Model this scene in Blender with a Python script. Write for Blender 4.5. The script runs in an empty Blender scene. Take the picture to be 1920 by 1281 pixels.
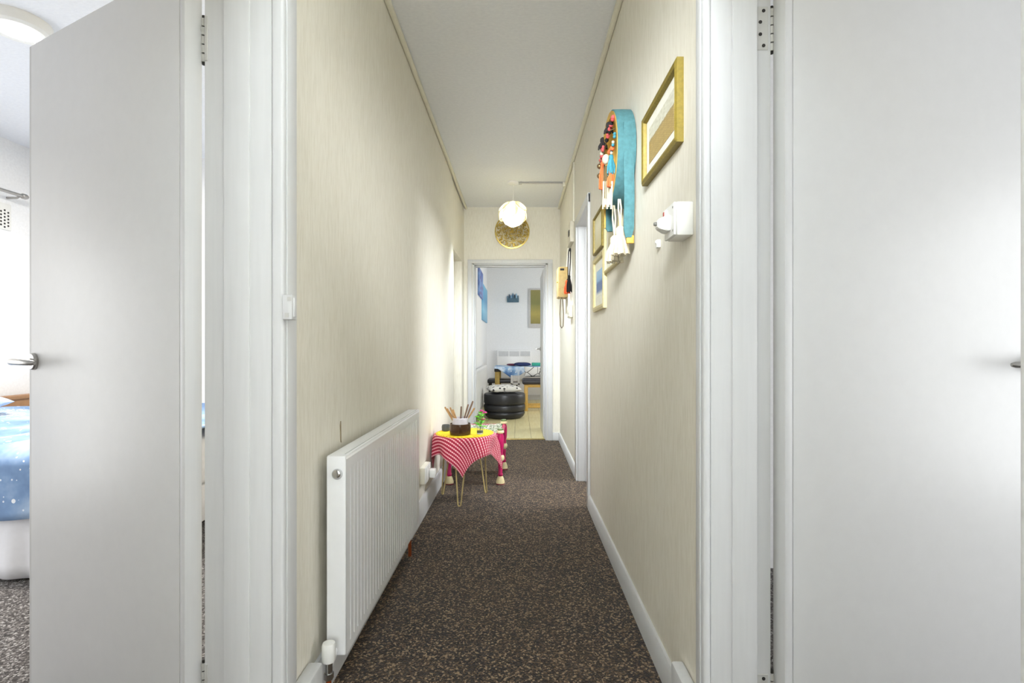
import bpy, bmesh, math, random
from mathutils import Vector, Matrix
R = math.radians
random.seed(7)
S = bpy.context.scene
C = S.collection
F = 950.0            # focal length in pixels of the 1920 px frame
EYE = 1.05           # eye height
CEIL = 2.61

# ------------------------------------------------------------------ camera, world, lights, exposure
cam_data = bpy.data.cameras.new('camera')
cam = bpy.data.objects.new('camera', cam_data); C.objects.link(cam)
cam.location = (0, 0, EYE); cam.rotation_euler = (R(90), 0, 0)
cam_data.sensor_width = 36; cam_data.lens = 36 * F / 1920
cam_data.shift_x = -12 / 1920; cam_data.shift_y = 9.5 / 1920
cam_data.clip_start = .02
S.camera = cam
S.view_settings.view_transform = 'Standard'; S.view_settings.look = 'None'
S.view_settings.gamma = 1; S.view_settings.use_curve_mapping = False
S.view_settings.exposure = 0.58
w = bpy.data.worlds.new('world'); S.world = w; w.use_nodes = True
w.node_tree.nodes['Background'].inputs[0].default_value = (.8, .88, 1, 1)
w.node_tree.nodes['Background'].inputs[1].default_value = .6

def area(name, loc, d, sx, sy, power, col=(1, 1, 1), spread=180):
    l = bpy.data.lights.new(name, 'AREA'); l.shape = 'RECTANGLE'; l.size = sx; l.size_y = sy
    l.energy = power; l.color = col; l.spread = R(spread)
    o = bpy.data.objects.new(name, l); C.objects.link(o); o.location = loc
    o.rotation_euler = Vector(d).to_track_quat('-Z', 'Z').to_euler()
    return o
def bulb(name, loc, power, col=(1, 1, 1), r=.05):
    l = bpy.data.lights.new(name, 'POINT'); l.energy = power; l.color = col; l.shadow_soft_size = r
    o = bpy.data.objects.new(name, l); C.objects.link(o); o.location = loc
    return o
DAY = (.95, .975, 1)
area('bedroom_window_daylight', (-3.78, 1.2, .85), (1, 0, -.02), 1.8, 1.6, 19, DAY)
area('right_room_window_daylight', (2.9, .5, 1.05), (-1, .05, -.05), 1.7, 1.9, 28, DAY)
area('bathroom_window_daylight', (1.95, 3.67, 2.22), (-1, 0, -.6), .7, .8, 47, (.90, .94, 1))
area('lounge_window_daylight', (2.4, 8.0, 1.5), (-1, 0, -.1), 2.2, 1.3, 31, DAY)
area('added_corridor_fill', (-.06, .55, 1.95), (.05, 1, -.22), .4, .4, 8, (.90, .95, 1), 58)  # unseen fill light added to lift the middle of the corridor
area('added_ceiling_bounce', (-.06, -.45, 1.60), (0, .1, 1), .4, .4, 42, (.82, .91, 1), 120)  # unseen light added below the ceiling, brightens the corridor by bounce
area('added_rear_fill', (-.05, -2.1, .85), (0, 1, .0), 0.85, 1.6, 20, (.88, .95, 1))  # added light behind the camera, brightens frames and walls from the front
area('bedroom_lamp_light', (-2.395, 2.425, 2.535), (0, 0, -1), .2, .2, 57, (1, .96, .90))
PEND = Vector((-.05, 4.8, 2.315))
bulb('pendant_bulb_light', PEND - Vector((0, 0, .04)), 94, (.80, .89, 1), .03)

# ------------------------------------------------------------------ mesh helpers
ROOTM = {}
class MB:
    def __init__(s): s.bm = bmesh.new(); s.uv = None
    def _xf(s, vs, M):
        if M is not None:
            for v in vs: v.co = M @ v.co
    def box(s, lo, hi, bev=0, seg=2, M=None):
        lo = Vector(lo); hi = Vector(hi)
        c = (lo + hi) / 2; d = hi - lo
        r = bmesh.ops.create_cube(s.bm, size=1, matrix=Matrix.Translation(c) @ Matrix.Diagonal((abs(d.x), abs(d.y), abs(d.z), 1)))
        vs = r['verts']
        if bev:
            es = list({e for v in vs for e in v.link_edges})
            g = bmesh.ops.bevel(s.bm, geom=es, offset=min(bev, abs(d.x) * .49, abs(d.y) * .49, abs(d.z) * .49), segments=seg, affect='EDGES', profile=.5)
            vs = list({v for f in g['faces'] for v in f.verts} | {v for v in vs if v.is_valid})
        s._xf(vs, M); return s
    def ring_skin(s, rings, caps=True, closed=False):
        L = [[s.bm.verts.new(p) for p in r] for r in rings]
        n = len(L[0])
        for a, b in zip(L, L[1:] + ([L[0]] if closed else [])):
            for i in range(n):
                try: s.bm.faces.new((a[i], a[(i + 1) % n], b[(i + 1) % n], b[i]))
                except ValueError: pass
        if caps and not closed:
            try: s.bm.faces.new(list(reversed(L[0])))
            except ValueError: pass
            try: s.bm.faces.new(L[-1])
            except ValueError: pass
        return s
    def cyl(s, p0, p1, r0, r1=None, seg=16):
        return s.tube([p0, p1], [r0, r0 if r1 is None else r1], seg)
    def tube(s, pts, r, seg=8, closed=False):
        pts = [Vector(p) for p in pts]; n = len(pts); rs = r if isinstance(r, (list, tuple)) else [r] * n
        rings = []; up = None
        for i, p in enumerate(pts):
            if closed: t = pts[(i + 1) % n] - pts[i - 1]
            else: t = pts[min(i + 1, n - 1)] - pts[max(i - 1, 0)]
            t.normalize()
            if up is None: up = Vector((0, 0, 1)) if abs(t.z) < .9 else Vector((1, 0, 0))
            a = t.cross(up).normalized(); b = a.cross(t).normalized(); up = b
            rings.append([p + (a * math.cos(q) + b * math.sin(q)) * rs[i] for q in [2 * math.pi * k / seg for k in range(seg)]])
        return s.ring_skin(rings, True, closed)
    def lathe(s, prof, c, axis=(0, 0, 1), seg=24):
        q = Vector(axis).to_track_quat('Z', 'Y').to_matrix(); c = Vector(c)
        rings = [[c + q @ Vector((r * math.cos(2 * math.pi * k / seg), r * math.sin(2 * math.pi * k / seg), z)) for k in range(seg)] for r, z in prof]
        return s.ring_skin(rings, True)
    def annulus(s, prof, c, axis=(0, 0, 1), seg=48):     # closed profile
        q = Vector(axis).to_track_quat('Z', 'Y').to_matrix(); c = Vector(c)
        rings = [[c + q @ Vector((r * math.cos(2 * math.pi * k / seg), r * math.sin(2 * math.pi * k / seg), z)) for r, z in prof] for k in range(seg)]
        return s.ring_skin(rings, False, True)
    def sph(s, c, r, u=16, v=10, M=None):
        r = r if isinstance(r, (tuple, list)) else (r, r, r)
        g = bmesh.ops.create_uvsphere(s.bm, u_segments=u, v_segments=v, radius=1, matrix=Matrix.Translation(c) @ (M or Matrix()) @ Matrix.Diagonal((*r, 1)))
        return s
    def prism(s, poly, axis, a, b):
        def P(u, v, t): return {'x': (t, u, v), 'y': (u, t, v), 'z': (u, v, t)}[axis]
        return s.ring_skin([[P(u, v, a) for u, v in poly], [P(u, v, b) for u, v in poly]])
    def grid(s, f, nu, nv, uv=True):
        if uv and s.uv is None: s.uv = s.bm.loops.layers.uv.new('UVMap')
        V = [[s.bm.verts.new(f(i / nu, j / nv)) for j in range(nv + 1)] for i in range(nu + 1)]
        for i in range(nu):
            for j in range(nv):
                fc = s.bm.faces.new((V[i][j], V[i + 1][j], V[i + 1][j + 1], V[i][j + 1]))
                if uv:
                    for l, (a, b) in zip(fc.loops, ((i, j), (i + 1, j), (i + 1, j + 1), (i, j + 1))): l[s.uv].uv = (a / nu, b / nv)
        return s
    def build(s, name, m, parent=None, world=True, smooth=35, kind=None, thick=0):
        if parent is not None and world and parent.name in ROOTM:
            bmesh.ops.transform(s.bm, matrix=ROOTM[parent.name].inverted(), verts=s.bm.verts)
        bmesh.ops.recalc_face_normals(s.bm, faces=s.bm.faces)
        me = bpy.data.meshes.new(name)
        if smooth:
            for f in s.bm.faces: f.smooth = True
        s.bm.to_mesh(me); s.bm.free()
        if smooth: me.set_sharp_from_angle(angle=R(smooth))
        me.materials.append(m)
        o = bpy.data.objects.new(name, me); C.objects.link(o)
        if parent is not None:
            o.parent = parent
            if parent.name in ROOTM: ROOTM[o.name] = ROOTM[parent.name]
        if thick:
            md = o.modifiers.new('thickness', 'SOLIDIFY'); md.thickness = thick; md.offset = 0
        if kind: o['kind'] = kind
        return o
def tag(o, label, cat, group=None, kind=None):
    if label: o['label'] = label
    if cat: o['category'] = cat
    if group: o['group'] = group
    if kind: o['kind'] = kind
    return o
def root(name, loc, label, cat, group=None, kind=None, rz=0):
    o = bpy.data.objects.new(name, None); C.objects.link(o); o.empty_display_size = .1
    o.location = loc; o.rotation_euler = (0, 0, rz)
    ROOTM[o.name] = Matrix.Translation(loc) @ Matrix.Rotation(rz, 4, 'Z')
    return tag(o, label, cat, group, kind)
def onX(x, y, X):                    # where the photo's point (x, y) meets the plane X = const
    Y = X * F / (x - 972); return Vector((X, Y, EYE - (y - 650) * Y / F))
def atY(x, y, Y): return Vector(((x - 972) * Y / F, Y, EYE - (y - 650) * Y / F))

# ------------------------------------------------------------------ materials
MATS = {}
def srgb(*c): return tuple(((v / 255) / 12.92 if v / 255 <= .04045 else ((v / 255 + .055) / 1.055) ** 2.4) for v in c) + (1,)
class NT:
    def __init__(s, name):
        s.m = bpy.data.materials.new(name); s.m.use_nodes = True; s.t = s.m.node_tree; s.n = s.t.nodes
        s.b = s.n['Principled BSDF']; s.c = s.n.new('ShaderNodeTexCoord')
    def link(s, a, b): s.t.links.new(a, b)
    def add(s, k, **kw):
        n = s.n.new(k)
        for a, v in kw.items(): setattr(n, a, v)
        return n
    def mapc(s, scale=(1, 1, 1), src='Object', rot=(0, 0, 0)):
        n = s.add('ShaderNodeMapping'); n.inputs['Scale'].default_value = scale; n.inputs['Rotation'].default_value = rot
        s.link(s.c.outputs[src], n.inputs[0]); return n.outputs[0]
    def noise(s, vec, scale, detail=3, rough=.5):
        n = s.add('ShaderNodeTexNoise'); n.inputs['Scale'].default_value = scale; n.inputs['Detail'].default_value = detail; n.inputs['Roughness'].default_value = rough
        if vec is not None: s.link(vec, n.inputs['Vector'])
        return n.outputs[0]
    def voro(s, vec, scale, out='Color', feature='F1'):
        n = s.add('ShaderNodeTexVoronoi', feature=feature); n.inputs['Scale'].default_value = scale
        if vec is not None: s.link(vec, n.inputs['Vector'])
        return n.outputs[out]
    def ramp(s, fac, stops, interp='LINEAR'):
        n = s.add('ShaderNodeValToRGB'); e = n.color_ramp.elements; n.color_ramp.interpolation = interp
        while len(e) < len(stops): e.new(.5)
        for q, (p, c) in zip(e, stops): q.position = p; q.color = c
        s.link(fac, n.inputs[0]); return n.outputs[0]
    def math(s, op, a, b=None):
        n = s.add('ShaderNodeMath', operation=op)
        for i, v in enumerate((a, b)):
            if v is None: continue
            if isinstance(v, (int, float)): n.inputs[i].default_value = v
            else: s.link(v, n.inputs[i])
        return n.outputs[0]
    def mix(s, fac, a, b):
        n = s.add('ShaderNodeMix', data_type='RGBA')
        for i, v in ((0, fac), (6, a), (7, b)):
            if isinstance(v, (int, float, tuple)): n.inputs[i].default_value = v
            else: s.link(v, n.inputs[i])
        return n.outputs[2]
    def bump(s, h, strength, dist=.002):
        n = s.add('ShaderNodeBump'); n.inputs['Strength'].default_value = strength; n.inputs['Distance'].default_value = dist
        s.link(h, n.inputs['Height']); s.link(n.outputs[0], s.b.inputs['Normal'])
    def set(s, col=None, rough=None, metal=None, **kw):
        if col is not None:
            if isinstance(col, tuple): s.b.inputs['Base Color'].default_value = col
            else: s.link(col, s.b.inputs['Base Color'])
        if rough is not None: s.b.inputs['Roughness'].default_value = rough
        if metal is not None: s.b.inputs['Metallic'].default_value = metal
        for k, v in kw.items(): s.b.inputs[k.replace('_', ' ')].default_value = v
        return s.m
def plain(name, rgb, rough=.5, metal=0, var=.06, scale=30, bump=0, **kw):
    t = NT(name); c = srgb(*rgb)
    d = tuple(max(0, v * (1 - var)) for v in c[:3]) + (1,); l = tuple(min(1, v * (1 + var)) for v in c[:3]) + (1,)
    n = t.noise(t.mapc(), scale, 4)
    t.set(t.ramp(n, [(.3, d), (.7, l)]), rough, metal, **kw)
    if bump: t.bump(n, bump, .002)
    return t.m
def M(name, *a, **k):
    if name not in MATS: MATS[name] = plain(name, *a, **k)
    return MATS[name]

def m_wallpaper():
    t = NT('cream_wallpaper'); v = t.mapc((1, 1, .11))
    n = t.noise(v, 130, 5, .6); big = t.noise(t.mapc((1, 1, .5)), 2.2, 3)
    c = t.ramp(n, [(.25, srgb(220, 214, 197)), (.55, srgb(232, 227, 213)), (.8, srgb(237, 233, 220))])
    c = t.mix(t.ramp(big, [(.35, (0, 0, 0, 1)), (.75, (.16, .16, .16, 1))]), c, srgb(216, 206, 184))
    t.set(c, .75); t.bump(n, .35, .0015); return t.m
def m_ceiling():
    t = NT('white_textured_ceiling'); n = t.noise(t.mapc((.5, 1, 1)), 90, 4, .6)
    t.set(t.ramp(n, [(.3, srgb(233, 234, 237)), (.7, srgb(241, 242, 244))]), .85); t.bump(n, .35, .002); return t.m
def m_white_wall():
    t = NT('white_wall_paint'); n = t.noise(t.mapc(), 60, 4)
    t.set(t.ramp(n, [(.3, srgb(236, 236, 236)), (.7, srgb(243, 243, 243))]), .8); t.bump(n, .12, .001); return t.m
def m_gloss():
    t = NT('white_gloss_paint'); v = t.mapc((1, 1, .06)); n = t.noise(v, 90, 3); d = t.noise(t.mapc(), 9, 5, .65)
    c = t.ramp(n, [(.3, srgb(206, 206, 205)), (.7, srgb(210, 210, 209))])
    c = t.mix(t.ramp(d, [(.68, (0, 0, 0, 1)), (.8, (.25, .25, .25, 1))]), c, srgb(205, 203, 198))
    t.set(c, .42, Specular_IOR_Level=.35); t.bump(n, .04, .0006); return t.m
def m_carpet(name, cols, dirt):
    t = NT(name); v = t.mapc((1, 1, 1))
    vc = t.voro(v, 165); sep = t.add('ShaderNodeSeparateColor'); t.link(vc, sep.inputs[0])
    c = t.ramp(sep.outputs[0], [(p, srgb(*q)) for p, q in cols], 'CONSTANT')
    big = t.noise(v, 1.7, 4, .6)
    c = t.mix(t.ramp(big, [(.35, (0, 0, 0, 1)), (.75, (.45, .45, .45, 1))]), c, t.mix(.5, c, srgb(*dirt)))
    h = t.math('ADD', t.voro(v, 190, 'Distance'), t.noise(v, 420, 2))
    t.set(c, .95, Specular_IOR_Level=.15, Sheen_Weight=.12, Sheen_Roughness=.5); t.bump(h, .9, .004); return t.m
MATS['paper'] = m_wallpaper(); MATS['ceil'] = m_ceiling(); MATS['wall'] = m_white_wall(); MATS['gloss'] = m_gloss()
def m_door():
    t = NT('white_door_paint'); n = t.noise(t.mapc(), 22, 4, .6); d = t.noise(t.mapc((1, 1, .7)), 5, 5, .7)
    c = t.ramp(n, [(.3, srgb(212, 212, 211)), (.7, srgb(215, 215, 214))])
    c = t.mix(t.ramp(d, [(.66, (0, 0, 0, 1)), (.8, (.3, .3, .3, 1))]), c, srgb(206, 205, 201))
    t.set(c, .40, Specular_IOR_Level=.4); t.bump(n, .05, .001); return t.m
MATS['door'] = m_door()
MATS['carpet'] = m_carpet('brown_speckled_carpet', [(0, (24, 19, 15)), (.36, (59, 47, 35)), (.62, (102, 82, 60)), (.80, (152, 128, 98)), (.93, (38, 32, 30))], (104, 82, 58))
MATS['grey_carpet'] = m_carpet('grey_speckled_carpet', [(0, (42, 39, 39)), (.3, (82, 78, 77)), (.6, (124, 120, 118)), (.82, (172, 169, 167)), (.94, (60, 57, 57))], (120, 112, 106))
def m_laminate():
    t = NT('pale_wood_laminate'); n = t.noise(t.mapc((14, 1.2, 1)), 3, 5, .6)
    oi = t.add('ShaderNodeObjectInfo')
    c = t.ramp(n, [(.25, srgb(216, 202, 146)), (.75, srgb(236, 226, 180))])
    c = t.mix(t.math('MULTIPLY', oi.outputs['Random'], .35), c, srgb(222, 202, 142))
    t.set(c, .35); return t.m
MATS['laminate'] = m_laminate()
g = M('gloss'); paper = M('paper'); wallm = M('wall')
white_metal = M('white_enamel', (238, 238, 238), .3, 0, .01)
chrome = M('chrome', (205, 205, 205), .18, 1, .02)
satin = M('satin_steel', (170, 168, 164), .32, 1, .05)
copper = M('copper_pipe', (176, 92, 52), .35, .8, .12)
cream_plastic = M('cream_plastic', (238, 233, 216), .4, 0, .02)
white_plastic = M('white_plastic', (238, 237, 232), .35, 0, .02)
dark = M('dark_gap', (40, 37, 34), .7)
gold = M('antique_gold', (186, 160, 84), .34, .75, .18, 60)
goldframe = M('gold_frame_paint', (134, 116, 44), .5, .15, .16, 90)
black_leather = M('black_leather', (40, 40, 44), .38, 0, .15, 80, .2)
wood_yel = M('honey_wood', (214, 172, 84), .45, 0, .12, 40)

# ------------------------------------------------------------------ shell: floors, ceiling, walls
LX, RX, END = -.597, .465, 5.67
LR, RR = -.765, .615                       # room sides of the two corridor walls
NEAR, FAR = .4537, 1.2225                  # the two facing doorways at the camera
HEAD = 1.985
def struct(name, mb, m, label, cat, smooth=35): return tag(mb.build(name, m, smooth=smooth), label, cat, kind='structure')
struct('floor', MB().box((LX - .17, -2.3, -.06), (RX + .15, 5.74, 0)), M('carpet'), 'dark brown speckled carpet running the length of the corridor', 'floor', 0)
struct('floor_bedroom', MB().box((-3.9, -.6, -.06), (LX - .17, 4.3, 0)), M('grey_carpet'), 'grey speckled carpet beside the bed behind the left door', 'floor', 0)
struct('floor_right', MB().box((RX + .15, -.6, -.06), (3.0, 5.6, 0)), M('grey_carpet'), 'floor of the rooms behind the right wall', 'floor', 0)
struct('ceiling', MB().box((-3.95, -2.4, CEIL), (3.05, 10.2, CEIL + .1)), M('ceil'), 'white textured ceiling over the corridor', 'ceiling', 0)

b = MB()
b.box((LR, -2.3, 0), (LX, NEAR, CEIL)).box((LR, NEAR, HEAD), (LX, FAR + .02, CEIL)).box((LR, FAR + .02, 0), (LX, 4.57, CEIL))
struct('wall_left', b, paper, 'cream wallpapered corridor wall above the white radiator', 'wall', 0)
b = MB(); q = LX - .013
b.box((LR, 4.57, 0), (q, 4.77, CEIL)).box((LR, 4.77, 1.97), (q, 5.46, CEIL)).box((LR, 5.46, 0), (q, END, CEIL)).box((LR, 4.77, 0), (-.715, 5.46, 1.97))
struct('wall_left_far', b, paper, 'cream end of the left corridor wall with a shallow doorway recess', 'wall', 0)
b = MB()
b.box((RX, -2.3, 0), (RR, NEAR, CEIL)).box((RX, NEAR, HEAD), (RR, FAR + .02, CEIL)).box((RX, FAR + .02, 0), (RR, 3.31, CEIL))
b.box((RX, 3.31, HEAD + .02), (RR, 3.97, CEIL)).box((RX, 3.97, 0), (RR, END, CEIL))
struct('wall_right', b, paper, 'cream wallpapered corridor wall hung with pictures', 'wall', 0)
OL, OR_, OT = -.515, .325, 1.985           # rough opening of the end doorway
b = MB()
b.box((-.77, END, 0), (OL, 5.82, CEIL)).box((OR_, END, 0), (2.6, 5.82, CEIL)).box((OL, END, OT), (OR_, 5.82, CEIL))
struct('wall_end', b, paper, 'cream end wall around the lounge doorway', 'wall', 0)
b = MB(); b.box((-.77, -2.4, 0), (RR, -2.3, CEIL))
struct('wall_back', b, paper, 'corridor wall behind the camera', 'wall', 0)
# bedroom shell
b = MB(); b.box((-3.95, -.7, 0), (-3.85, 4.3, CEIL)); struct('wall_bedroom_left', b, wallm, 'white bedroom wall with the curtain rail and air vent', 'wall', 0)
b = MB(); b.box((-3.95, 4.2, 0), (-.77, 4.3, CEIL)); struct('wall_bedroom_far', b, wallm, 'white bedroom wall beyond the bed', 'wall', 0)
b = MB(); b.box((-3.95, -.7, 0), (-.77, -.6, CEIL)); struct('wall_bedroom_near', b, wallm, 'white bedroom wall on the near side', 'wall', 0)
# rooms on the right
b = MB(); b.box((3.0, -.7, 0), (3.1, 5.67, CEIL)); struct('wall_right_outer', b, wallm, 'white outer wall of the right hand rooms', 'wall', 0)
b = MB(); b.box((RR, 2.4, 0), (3.0, 2.5, CEIL)).box((RR, -.7, 0), (3.0, -.6, CEIL)); struct('wall_right_partition', b, wallm, 'white partition walls of the right hand rooms', 'wall', 0)
# lounge shell
b = MB(); b.box((-.74, 5.82, 0), (-.62, 10.1, CEIL)); struct('wall_lounge_left', b, wallm, 'white lounge wall hung with two blue pictures', 'wall', 0)
b = MB(); b.box((-.62, 9.98, 0), (2.6, 10.1, CEIL)); struct('wall_lounge_back', b, wallm, 'white lounge wall behind the panel heater', 'wall', 0)
b = MB(); b.box((2.5, 5.82, 0), (2.6, 9.98, CEIL)); struct('wall_lounge_right', b, wallm, 'white lounge wall on the window side', 'wall', 0)
fl = struct('floor_lounge', MB().box((-.62, 5.74, -.06), (2.5, 9.98, -.006)), M('dark_joint', (120, 100, 60), .7), 'pale wood laminate floor of the lounge', 'floor', 0)
pl_me = None
for i in range(9):
    x0 = -.62 + i * .192
    off = (i * .47) % 1.2
    y = 5.745 - off
    while y < 9.98:
        a, c_ = max(y, 5.745), min(y + 1.2, 9.975)
        if c_ - a > .02:
            MB().box((x0 + .0015, a + .0015, -.0065), (x0 + .1905, c_ - .0015, 0), .0015, 1).build('plank', M('laminate'), fl, smooth=0)
        y += 1.2
MB().box((-.62 + 9 * .192, 5.745, -.0065), (2.5, 9.975, 0)).build('plank', M('laminate'), fl, smooth=0)
struct('trim_1', MB().box((OL, 5.72, 0), (OR_, 5.76, .006), .003), gold, 'brass threshold strip under the lounge doorway', 'threshold strip')

# coving strips
b = MB(); b.box((LX, -2.3, CEIL - .028), (LX + .026, 5.67, CEIL), .009)
struct('trim_2', b, M('cream_gloss', (232, 228, 210), .45, 0, .03), 'slim cream cornice strip along the top of the left wall', 'cornice')
b = MB(); b.box((RX - .026, -2.3, CEIL - .028), (RX, 5.67, CEIL), .009)
struct('trim_3', b, M('cream_gloss'), 'slim cream cornice strip along the top of the right wall', 'cornice')

# baseboards
def skirt(name, x0, x1, y0, y1, h, label):
    d = x1 > x0
    b = MB(); poly = [(x0, 0), (x1, 0), (x1, h - .012), (x1 - (.008 if d else -.008), h), (x0, h)]
    b.prism(poly, 'y', y0, y1); return struct(name, b, g, label, 'skirting board')
skirt('baseboard_left', LX, LX + .018, 1.42, 4.57, .125, 'white skirting board under the radiator on the left wall')
skirt('baseboard_left_far', LX - .013, LX + .006, 4.57, 4.76, .125, 'short white skirting board by the recess on the left wall')
skirt('baseboard_right', RX, RX - .017, 1.43, 3.27, .09, 'white skirting board along the near right wall')
skirt('baseboard_right_far', RX, RX - .017, 4.01, END, .09, 'white skirting board beyond the doorway on the right wall')
b = MB(); b.box((.383, END - .017, 0), (RX - .017, END, .09), .004); struct('baseboard_end', b, g, 'short white skirting board right of the lounge doorway', 'skirting board')
b = MB(); b.box((LX, 1.305, 0), (LX + .043, 1.44, .155), .008); struct('baseboard_block_left', b, g, 'white plinth block at the near end of the left skirting', 'skirting board')
b = MB(); b.box((RX - .036, 1.29, 0), (RX, 1.43, .165), .008); struct('baseboard_block_right', b, g, 'white plinth block at the near end of the right skirting', 'skirting board')
b = MB(); b.box((-.62, 5.82, 0), (-.605, 9.98, .1), .004); struct('baseboard_lounge_left', b, g, 'white skirting board of the lounge behind the pouffe', 'skirting board')
b = MB(); b.box((-.605, 9.965, 0), (2.5, 9.98, .1), .004); struct('baseboard_lounge_back', b, g, 'white skirting board of the lounge below the heater', 'skirting board')

# ------------------------------------------------------------------ near door frames
def screw(parent, p, n, r=.0042):
    MB().lathe([(r, 0), (r, .0012), (r * .5, .0018)], p, n, 10).build('screw', dark, parent)
def hinge(rt, kx, ky, z0, z1, plate, screws=True):      # kx, ky knuckle axis ; plate = (x0, x1) on the rebate face
    hm = M('painted_hinge', (196, 195, 190), .4, .2, .08)
    h = MB().box((plate[0], FAR + .0105, z0), (plate[1], FAR + .0135, z1), .001, 1).build('hinge', hm, rt)
    n = 5; d = (z1 - z0) / n
    for i in range(n):
        MB().cyl((kx, ky, z0 + i * d + .0018), (kx, ky, z0 + (i + 1) * d - .0018), .0062, None, 14).build('knuckle', hm, h)
    MB().cyl((kx, ky, z0 - .004), (kx, ky, z1 + .006), .0042, None, 10).build('pin', dark, h)
    xm = (plate[0] * .55 + plate[1] * .45)
    for i, f in enumerate((.1, .36, .64, .9) if screws else ()):
        screw(h, (xm + (.004 if i in (0, 3) else -.004), FAR + .0105, z0 + f * (z1 - z0)), (0, -1, 0))
def door_frame(name, side, wx, rx, px, reb, label):
    """wx corridor face of the wall, rx room face, px front of the architrave, reb x of the rebate step"""
    rt = root(name, (wx, FAR, 0), label, 'door frame', kind='structure')
    s = side                               # -1 left, +1 right: direction towards the room
    X = lambda a, b: (min(a, b), max(a, b))
    st = wx + s * (abs(reb - wx) * .45)
    for (ya, yb, yr) in ((FAR, FAR + .02, FAR + .012), (NEAR - .02, NEAR, NEAR - .012)):
        near = ya < .8
        x0, x1 = X(wx, rx)
        b = MB().box((x0, yr if not near else ya, 0), (x1, yb if not near else yr, HEAD + .02), .002)
        x0, x1 = X(wx, reb); b.box((x0, ya + (0 if near else .004), 0), (x1, yb - (.004 if near else 0), HEAD - .012), .004)
        b.build('jamb_lining', g, rt)
        x0, x1 = X(st, reb)
        MB().box((x0, (FAR if not near else NEAR - .01), 0), (x1, (FAR + .01 if not near else NEAR), HEAD - .01), .004).build('door_stop', g, rt)
    x0, x1 = X(wx, rx); MB().box((x0, NEAR - .02, HEAD), (x1, FAR + .02, HEAD + .02), .002).build('head_lining', g, rt)
    x0, x1 = X(wx, px)
    for ya, yb in ((FAR - .001, FAR + (.080 if s < 0 else .056)), (NEAR - .07, NEAR + .001)):
        b = MB(); b.box((x0, ya + .002, 0), (x1 , yb, HEAD + .08), .006, 3)
        mid = (ya + yb) / 2
        b.box((X(px, px - s * .004)[0], ya + .016, 0), (X(px, px - s * .004)[1], yb - .012, HEAD + .07), .0035, 2)
        b.build('architrave', g, rt)
    MB().box((x0, NEAR - .07, HEAD - .005), (x1, FAR + .056, HEAD + .082), .006, 3).build('architrave', g, rt)
    return rt
f1 = door_frame('trim_4', -1, LX, LR, -.568, -.713, 'white gloss frame of the bedroom doorway on the left')
hinge(f1, -.7725, 1.2445, 1.746, 1.856, (-.7645, -.757), False); hinge(f1, -.7725, 1.2445, .17, .276, (-.7645, -.757), False)
k = MB(); k.box((-.5680, FAR - .0035, 1.115), (-.545, FAR + .022, 1.175), .002); kp = k.build('strike_plate', g, f1)
MB().box((-.5455, FAR + .004, 1.122), (-.5425, FAR + .018, 1.168), .001).build('keeper_lip', g, kp)
MB().box((-.562, FAR - .0042, 1.12), (-.552, FAR - .003, 1.131)).build('latch_slot_shadow', M('painted_hinge'), kp)  # thin slot shadow put in as a grey pad, same for the next
MB().box((-.556, FAR - .0042, 1.160), (-.546, FAR - .003, 1.170)).build('latch_slot_shadow', M('painted_hinge'), kp)
f2 = door_frame('trim_5', 1, RX, RR, .447, .578, 'white gloss frame of the doorway on the right')
hinge(f2, .6205, 1.2425, 1.772, 1.878, (.580, .608)); hinge(f2, .6205, 1.2425, .15, .252, (.580, .608))

def door(name, loc, rz, sg, width, label, htop=1.966, hz=1.005, rose=.745, lip=.02):
    """leaf along local +x from its hinge edge; seen face at y = 0, thickness to sg*0.044"""
    rt = root(name, loc, label, 'door', kind='structure', rz=rz)
    y0, y1 = sorted((0, sg * .044))
    MB().box((lip, y0, .012), (width - .012, y1, htop), .0025).build('door_leaf', MATS['door'], rt, world=False)
    MB().box((0, y0 + .0006, .012), (lip - .0008, y1 - .0006, htop), .003).build('lipping', g, rt, world=False)
    MB().box((width - .0112, y0 + .0006, .012), (width, y1 - .0006, htop), .003).build('lipping', g, rt, world=False)
    n = -sg                                # towards the viewer
    for nn, yb in ((n, 0.), (-n, sg * .044)):
        h = MB().lathe([(.0255, 0), (.0255, .005), (.022, .009), (.010, .0095)], (rose, yb, hz), (0, nn, 0), 28).build('handle', satin, rt, world=False)
        MB().cyl((rose, yb + nn * .008, hz), (rose, yb + nn * .052, hz), .0095, .0085, 16).build('neck', satin, h, world=False)
        L = [(rose + .006, yb + nn * .050, hz), (rose - .02, yb + nn * .053, hz + .001), (rose - .07, yb + nn * .053, hz), (rose - .115, yb + nn * .048, hz - .001), (rose - .122, yb + nn * .044, hz - .001)]
        MB().tube(L, [.0095, .0098, .009, .008, .005], 12).build('lever', satin, h, world=False)
    return rt
door('door_1', (-.7935, 1.203, 0), R(180 - 26.1), -1, .78, 'white flush door standing open into the bedroom on the left')
door('door_2', (.632, 1.200, 0), R(11.2), 1, .775, 'white flush door standing open on the right of the camera', rose=.735, lip=.022)

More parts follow.
